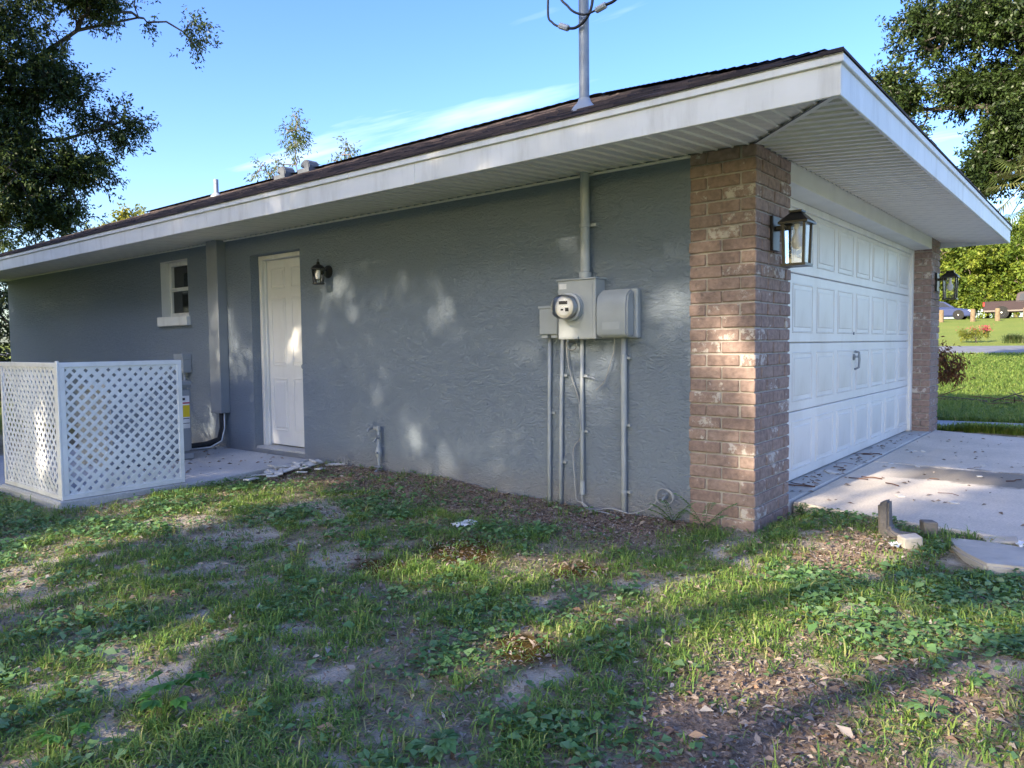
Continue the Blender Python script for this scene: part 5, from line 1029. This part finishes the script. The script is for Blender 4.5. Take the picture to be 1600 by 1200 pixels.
# ------------------------------------------------------------------ across the street
FZ = G(32.8, 3.0)
tree('flowering_shrub', 'small green shrub with pink-red blossom across the street', (32.8, 3.0, FZ), .15, .03, [(32.8, 2.75, FZ + .55), (32.8, 3.3, FZ + .5), (32.7, 3.0, FZ + .6)], [(32.8, 3.2, FZ + .38, .3, .42, .24, 30), (32.8, 2.7, FZ + .42, .25, .25, .2, 12)], lm_sun, .07, .5, 10, 4, .16, cat='shrub')
bl = bpy.data.objects['flowering_shrub']; n = 200; pp = np.stack([rng.normal(32.65, .15, n), np.where(rng.random(n) < .75, rng.normal(2.62, .1, n), rng.normal(3.1, .25, n)), rng.normal(FZ + .62, .07, n)], 1) - np.array(org['flowering_shrub']); L = rng.uniform(.04, .07, n)
link_mesh('blossom', card_mesh('blossom', cards(pp, rand_dirs(n), rand_dirs(n), L, L * .7), leaf_mat('pink_blossom', [(.35, .03, .06), (.5, .07, .10), (.6, .16, .16)], .3), rng.random(n)), bl)
x, y = 32.4, 1.62; t = thing('grass_clump', 'round clump of tall ornamental grass across the street', 'grass clump', (x, y, G(x, y))); n = 900; az = rng.uniform(0, 6.283, n)
V, fn, idx = blades(x + rng.normal(0, .12, n), y + rng.normal(0, .14, n), np.full(n, G(x, y) - .02), rng.uniform(.3, .55, n), np.full(n, .016), rng.uniform(.2, 1.1, n), az)
link_mesh('blades', np_mesh('blades', V - np.array(org[t.name]), fn, idx, lm_sap, np.repeat(rng.random(n), 5)), t)
# dead shrub and cut branches on the lawn beyond the garage
lm_dead = leaf_mat('dead_leaf', [(.10, .045, .02), (.20, .09, .035), (.28, .14, .06)], .2, .8)
tree('dead_shrub', 'brown withered shrub leaning out beside the far brick pillar', (7.35, .75, .1), .5, .02, [(7.35, .4, 1.1), (7.4, .15, .95), (7.3, .55, 1.15)], [(7.35, .12, .88, .2, .2, .16, 18), (7.35, .35, 1.0, .2, .2, .18, 16)], lm_dead, .07, .3, 8, 4, .22, cat='shrub', droop=.8)
t = thing('branch_pile', 'dark heap of cut branches lying on the shaded lawn', 'branch pile', (10.6, -.2, .12))
for k in range(26):
    a = random.uniform(0, 6.28); l = random.uniform(.4, 1.2); c_ = Vector((10.6 + random.gauss(0, .25), -.35 + random.gauss(0, .55), .14)); d = Vector((math.cos(a), math.sin(a), random.uniform(-.1, .45))); p0 = c_ - d * l * .3; p0.z = max(p0.z, .12)
    MB().tube([p0, c_ + Vector((0, 0, .05)), c_ + d * l * .5 + Vector((0, 0, .02)), c_ + d * l * .75], [.014, .012, .008, .004], 5).build('branch', M['rust'] if k % 2 else M['bark'], t, smooth=True)
# posts and vehicles
for i, (y, lb) in enumerate([(7.95, 'leftmost, partly against the blue car'), (6.05, 'second from left, before the blue car boot'), (4.62, 'third from left, by the truck tail'), (3.05, 'fourth from left, before the truck cab'), (1.5, 'rightmost, at the frame edge')]):
    x = 55.2; z = G(x, y); o = MB().lathe([(.16, -.2), (.155, .74), (.13, .80), (.0, .81)], (x, y, z), n=10).build('bollard', M['wood'], smooth='auto'); tag(o, 'short wooden post along the parking edge, ' + lb, 'bollard', 'wooden posts along the parking edge')
def vehicle(name, label, cat, x, y, paint, prof, wid, glassp, wheels, wr, extra):
    """prof: side outline (along -y = forward, z); x: centre line; y: rear end"""
    z = G(x, y) + .02; t = thing(name, label, cat, (x, y - 2.3, z)); hw = wid / 2
    def Q(p): return (y - p[0], z + p[1])
    body = MB(); low = prof['lower']; body.prism([Q(p) for p in low], 'x', x - hw, x + hw); body.build('body', paint, t, bevel=.07, seg=3, smooth='auto')
    cab = prof['cabin']; n = len(cab); cb = MB(); zc0 = min(p[1] for p in cab); zc1 = max(p[1] for p in cab)
    def inset(p): return .05 + .20 * (p[1] - zc0) / (zc1 - zc0)
    cb.add([(x - hw + inset(p), *Q(p)) for p in cab] + [(x + hw - inset(p), *Q(p)) for p in cab], [tuple(range(n))[::-1], tuple(range(n, 2 * n))] + [(i, (i + 1) % n, n + (i + 1) % n, n + i) for i in range(n)]); cb.build('cabin', paint, t, bevel=.04, seg=2, smooth='auto')
    for gp in glassp:
        for sd_ in (-1, 1):
            m = MB(); vv = [(x + sd_ * (hw - inset(p) + .008), *Q(p)) for p in gp]; vv2 = [(x + sd_ * (hw - inset(p) - .02), *Q(p)) for p in gp]; k = len(gp)
            m.add(vv + vv2, [tuple(range(k)), tuple(range(k, 2 * k))[::-1]] + [(i, (i + 1) % k, k + (i + 1) % k, k + i) for i in range(k)]); m.build('window', M['pane'], t)
    for (a, b) in prof['screens']:
        ia, ib = inset(a), inset(b); nx_, nz_ = (b[1] - a[1]), -(b[0] - a[0]); ll = math.hypot(nx_, nz_); sg = 1 if prof['screens'].index((a, b)) == 0 else -1
        da = (nx_ / ll * .012 * (-sg) * (-1), .012)
        MB().add([(x - hw + ia + .1, Q(a)[0] + da[0] * sg, Q(a)[1] + .012), (x + hw - ia - .1, Q(a)[0] + da[0] * sg, Q(a)[1] + .012), (x + hw - ib - .08, Q(b)[0] + da[0] * sg, Q(b)[1] + .006), (x - hw + ib + .08, Q(b)[0] + da[0] * sg, Q(b)[1] + .006)], [(0, 1, 2, 3)]).build('windscreen', M['pane'], t, recalc=False)
    for wy in wheels:
        for sd_ in (-1, 1):
            c_ = (x + sd_ * (hw - .20), y - wy, z + wr); wh = MB().lathe([(wr * .62, 0), (wr * .97, .0), (wr, .03), (wr, .19), (wr * .97, .215), (wr * .62, .22)], c_, (sd_, 0, 0), n=24).build('wheel', M['tyre'], t, smooth='auto')
            m = MB().lathe([(wr * .64, .17), (wr * .62, .222), (wr * .55, .20), (wr * .2, .205), (wr * .14, .228), (0, .228)], c_, (sd_, 0, 0), n=24); m.build('rim', M['chrome'], wh, smooth='auto')
            MB().lathe([(wr * 1.16, .0), (wr * 1.16, .206), (wr * 1.0, .206), (wr * 1.0, 0)], c_, (sd_, 0, 0), n=24).build('wheel_arch', M['tyre'], wh)
    for (nm, a, b, m) in extra: MB().box((x + a[0], y - b[1], z + a[2]), (x + b[0], y - a[1], z + b[2])).build(nm, m, t, bevel=.02)
    return t
vehicle('blue_car', 'blue sedan parked behind the wooden posts', 'car', 61.5, 11.45, M['blue'],
    dict(lower=[(0, .32), (0, .62), (.04, .86), (.9, .93), (3.2, .90), (4.35, .74), (4.62, .55), (4.62, .28), (4.4, .22), (.2, .22)], cabin=[(.75, .90), (1.35, 1.32), (1.7, 1.42), (2.4, 1.41), (2.8, 1.34), (3.5, .88)], screens=[((3.5, .88), (2.8, 1.34)), ((.75, .90), (1.35, 1.32))]), 1.78,
    [[(1.0, .95), (1.45, 1.30), (1.95, 1.36), (1.95, .95)], [(2.02, .95), (2.02, 1.36), (2.7, 1.30), (3.2, .95)]], (.95, 3.75), .325,
    [('tail_light', (-.86, -.02, .62), (-.45, .10, .80), M['tail']), ('tail_light', (.45, -.02, .62), (.86, .10, .80), M['tail']), ('headlight', (-.86, 4.35, .52), (-.5, 4.65, .68), M['lens']), ('headlight', (.5, 4.35, .52), (.86, 4.65, .68), M['lens']), ('bumper', (-.88, 4.5, .24), (.88, 4.68, .46), M['ink']), ('bumper', (-.88, -.05, .26), (.88, .12, .48), M['ink'])])
vehicle('pickup_truck', 'dark plum pickup truck with beige lower stripe parked at right', 'pickup truck', 61.0, 6.05, M['purple'],
    dict(lower=[(0, .52), (0, 1.22), (1.95, 1.24), (1.98, 1.16), (4.2, 1.16), (5.5, 1.10), (5.75, .95), (5.78, .50), (5.5, .42), (.2, .42)], cabin=[(1.98, 1.17), (2.05, 1.75), (2.3, 1.86), (3.5, 1.86), (3.75, 1.78), (4.45, 1.17)], screens=[((4.45, 1.17), (3.75, 1.78)), ((1.98, 1.17), (2.05, 1.75))]), 1.95,
    [[(2.2, 1.22), (2.25, 1.72), (2.85, 1.78), (2.85, 1.22)], [(2.93, 1.22), (2.93, 1.78), (3.6, 1.74), (4.15, 1.22)]], (1.15, 4.75), .40,
    [('tail_light', (-.985, -.02, .85), (-.86, .10, 1.18), M['tail']), ('tail_light', (.86, -.02, .85), (.985, .10, 1.18), M['tail']), ('side_stripe', (-.99, .05, .46), (-.965, 5.6, .58), M['silver']), ('side_stripe', (.965, .05, .46), (.99, 5.6, .58), M['silver']), ('bumper', (-.95, -.14, .50), (.95, .02, .68), M['chrome']), ('bumper', (-.95, 5.72, .48), (.95, 5.88, .72), M['chrome']), ('headlight', (-.95, 5.6, .80), (-.6, 5.8, 1.0), M['lens']), ('headlight', (.6, 5.6, .80), (.95, 5.8, 1.0), M['lens'])])
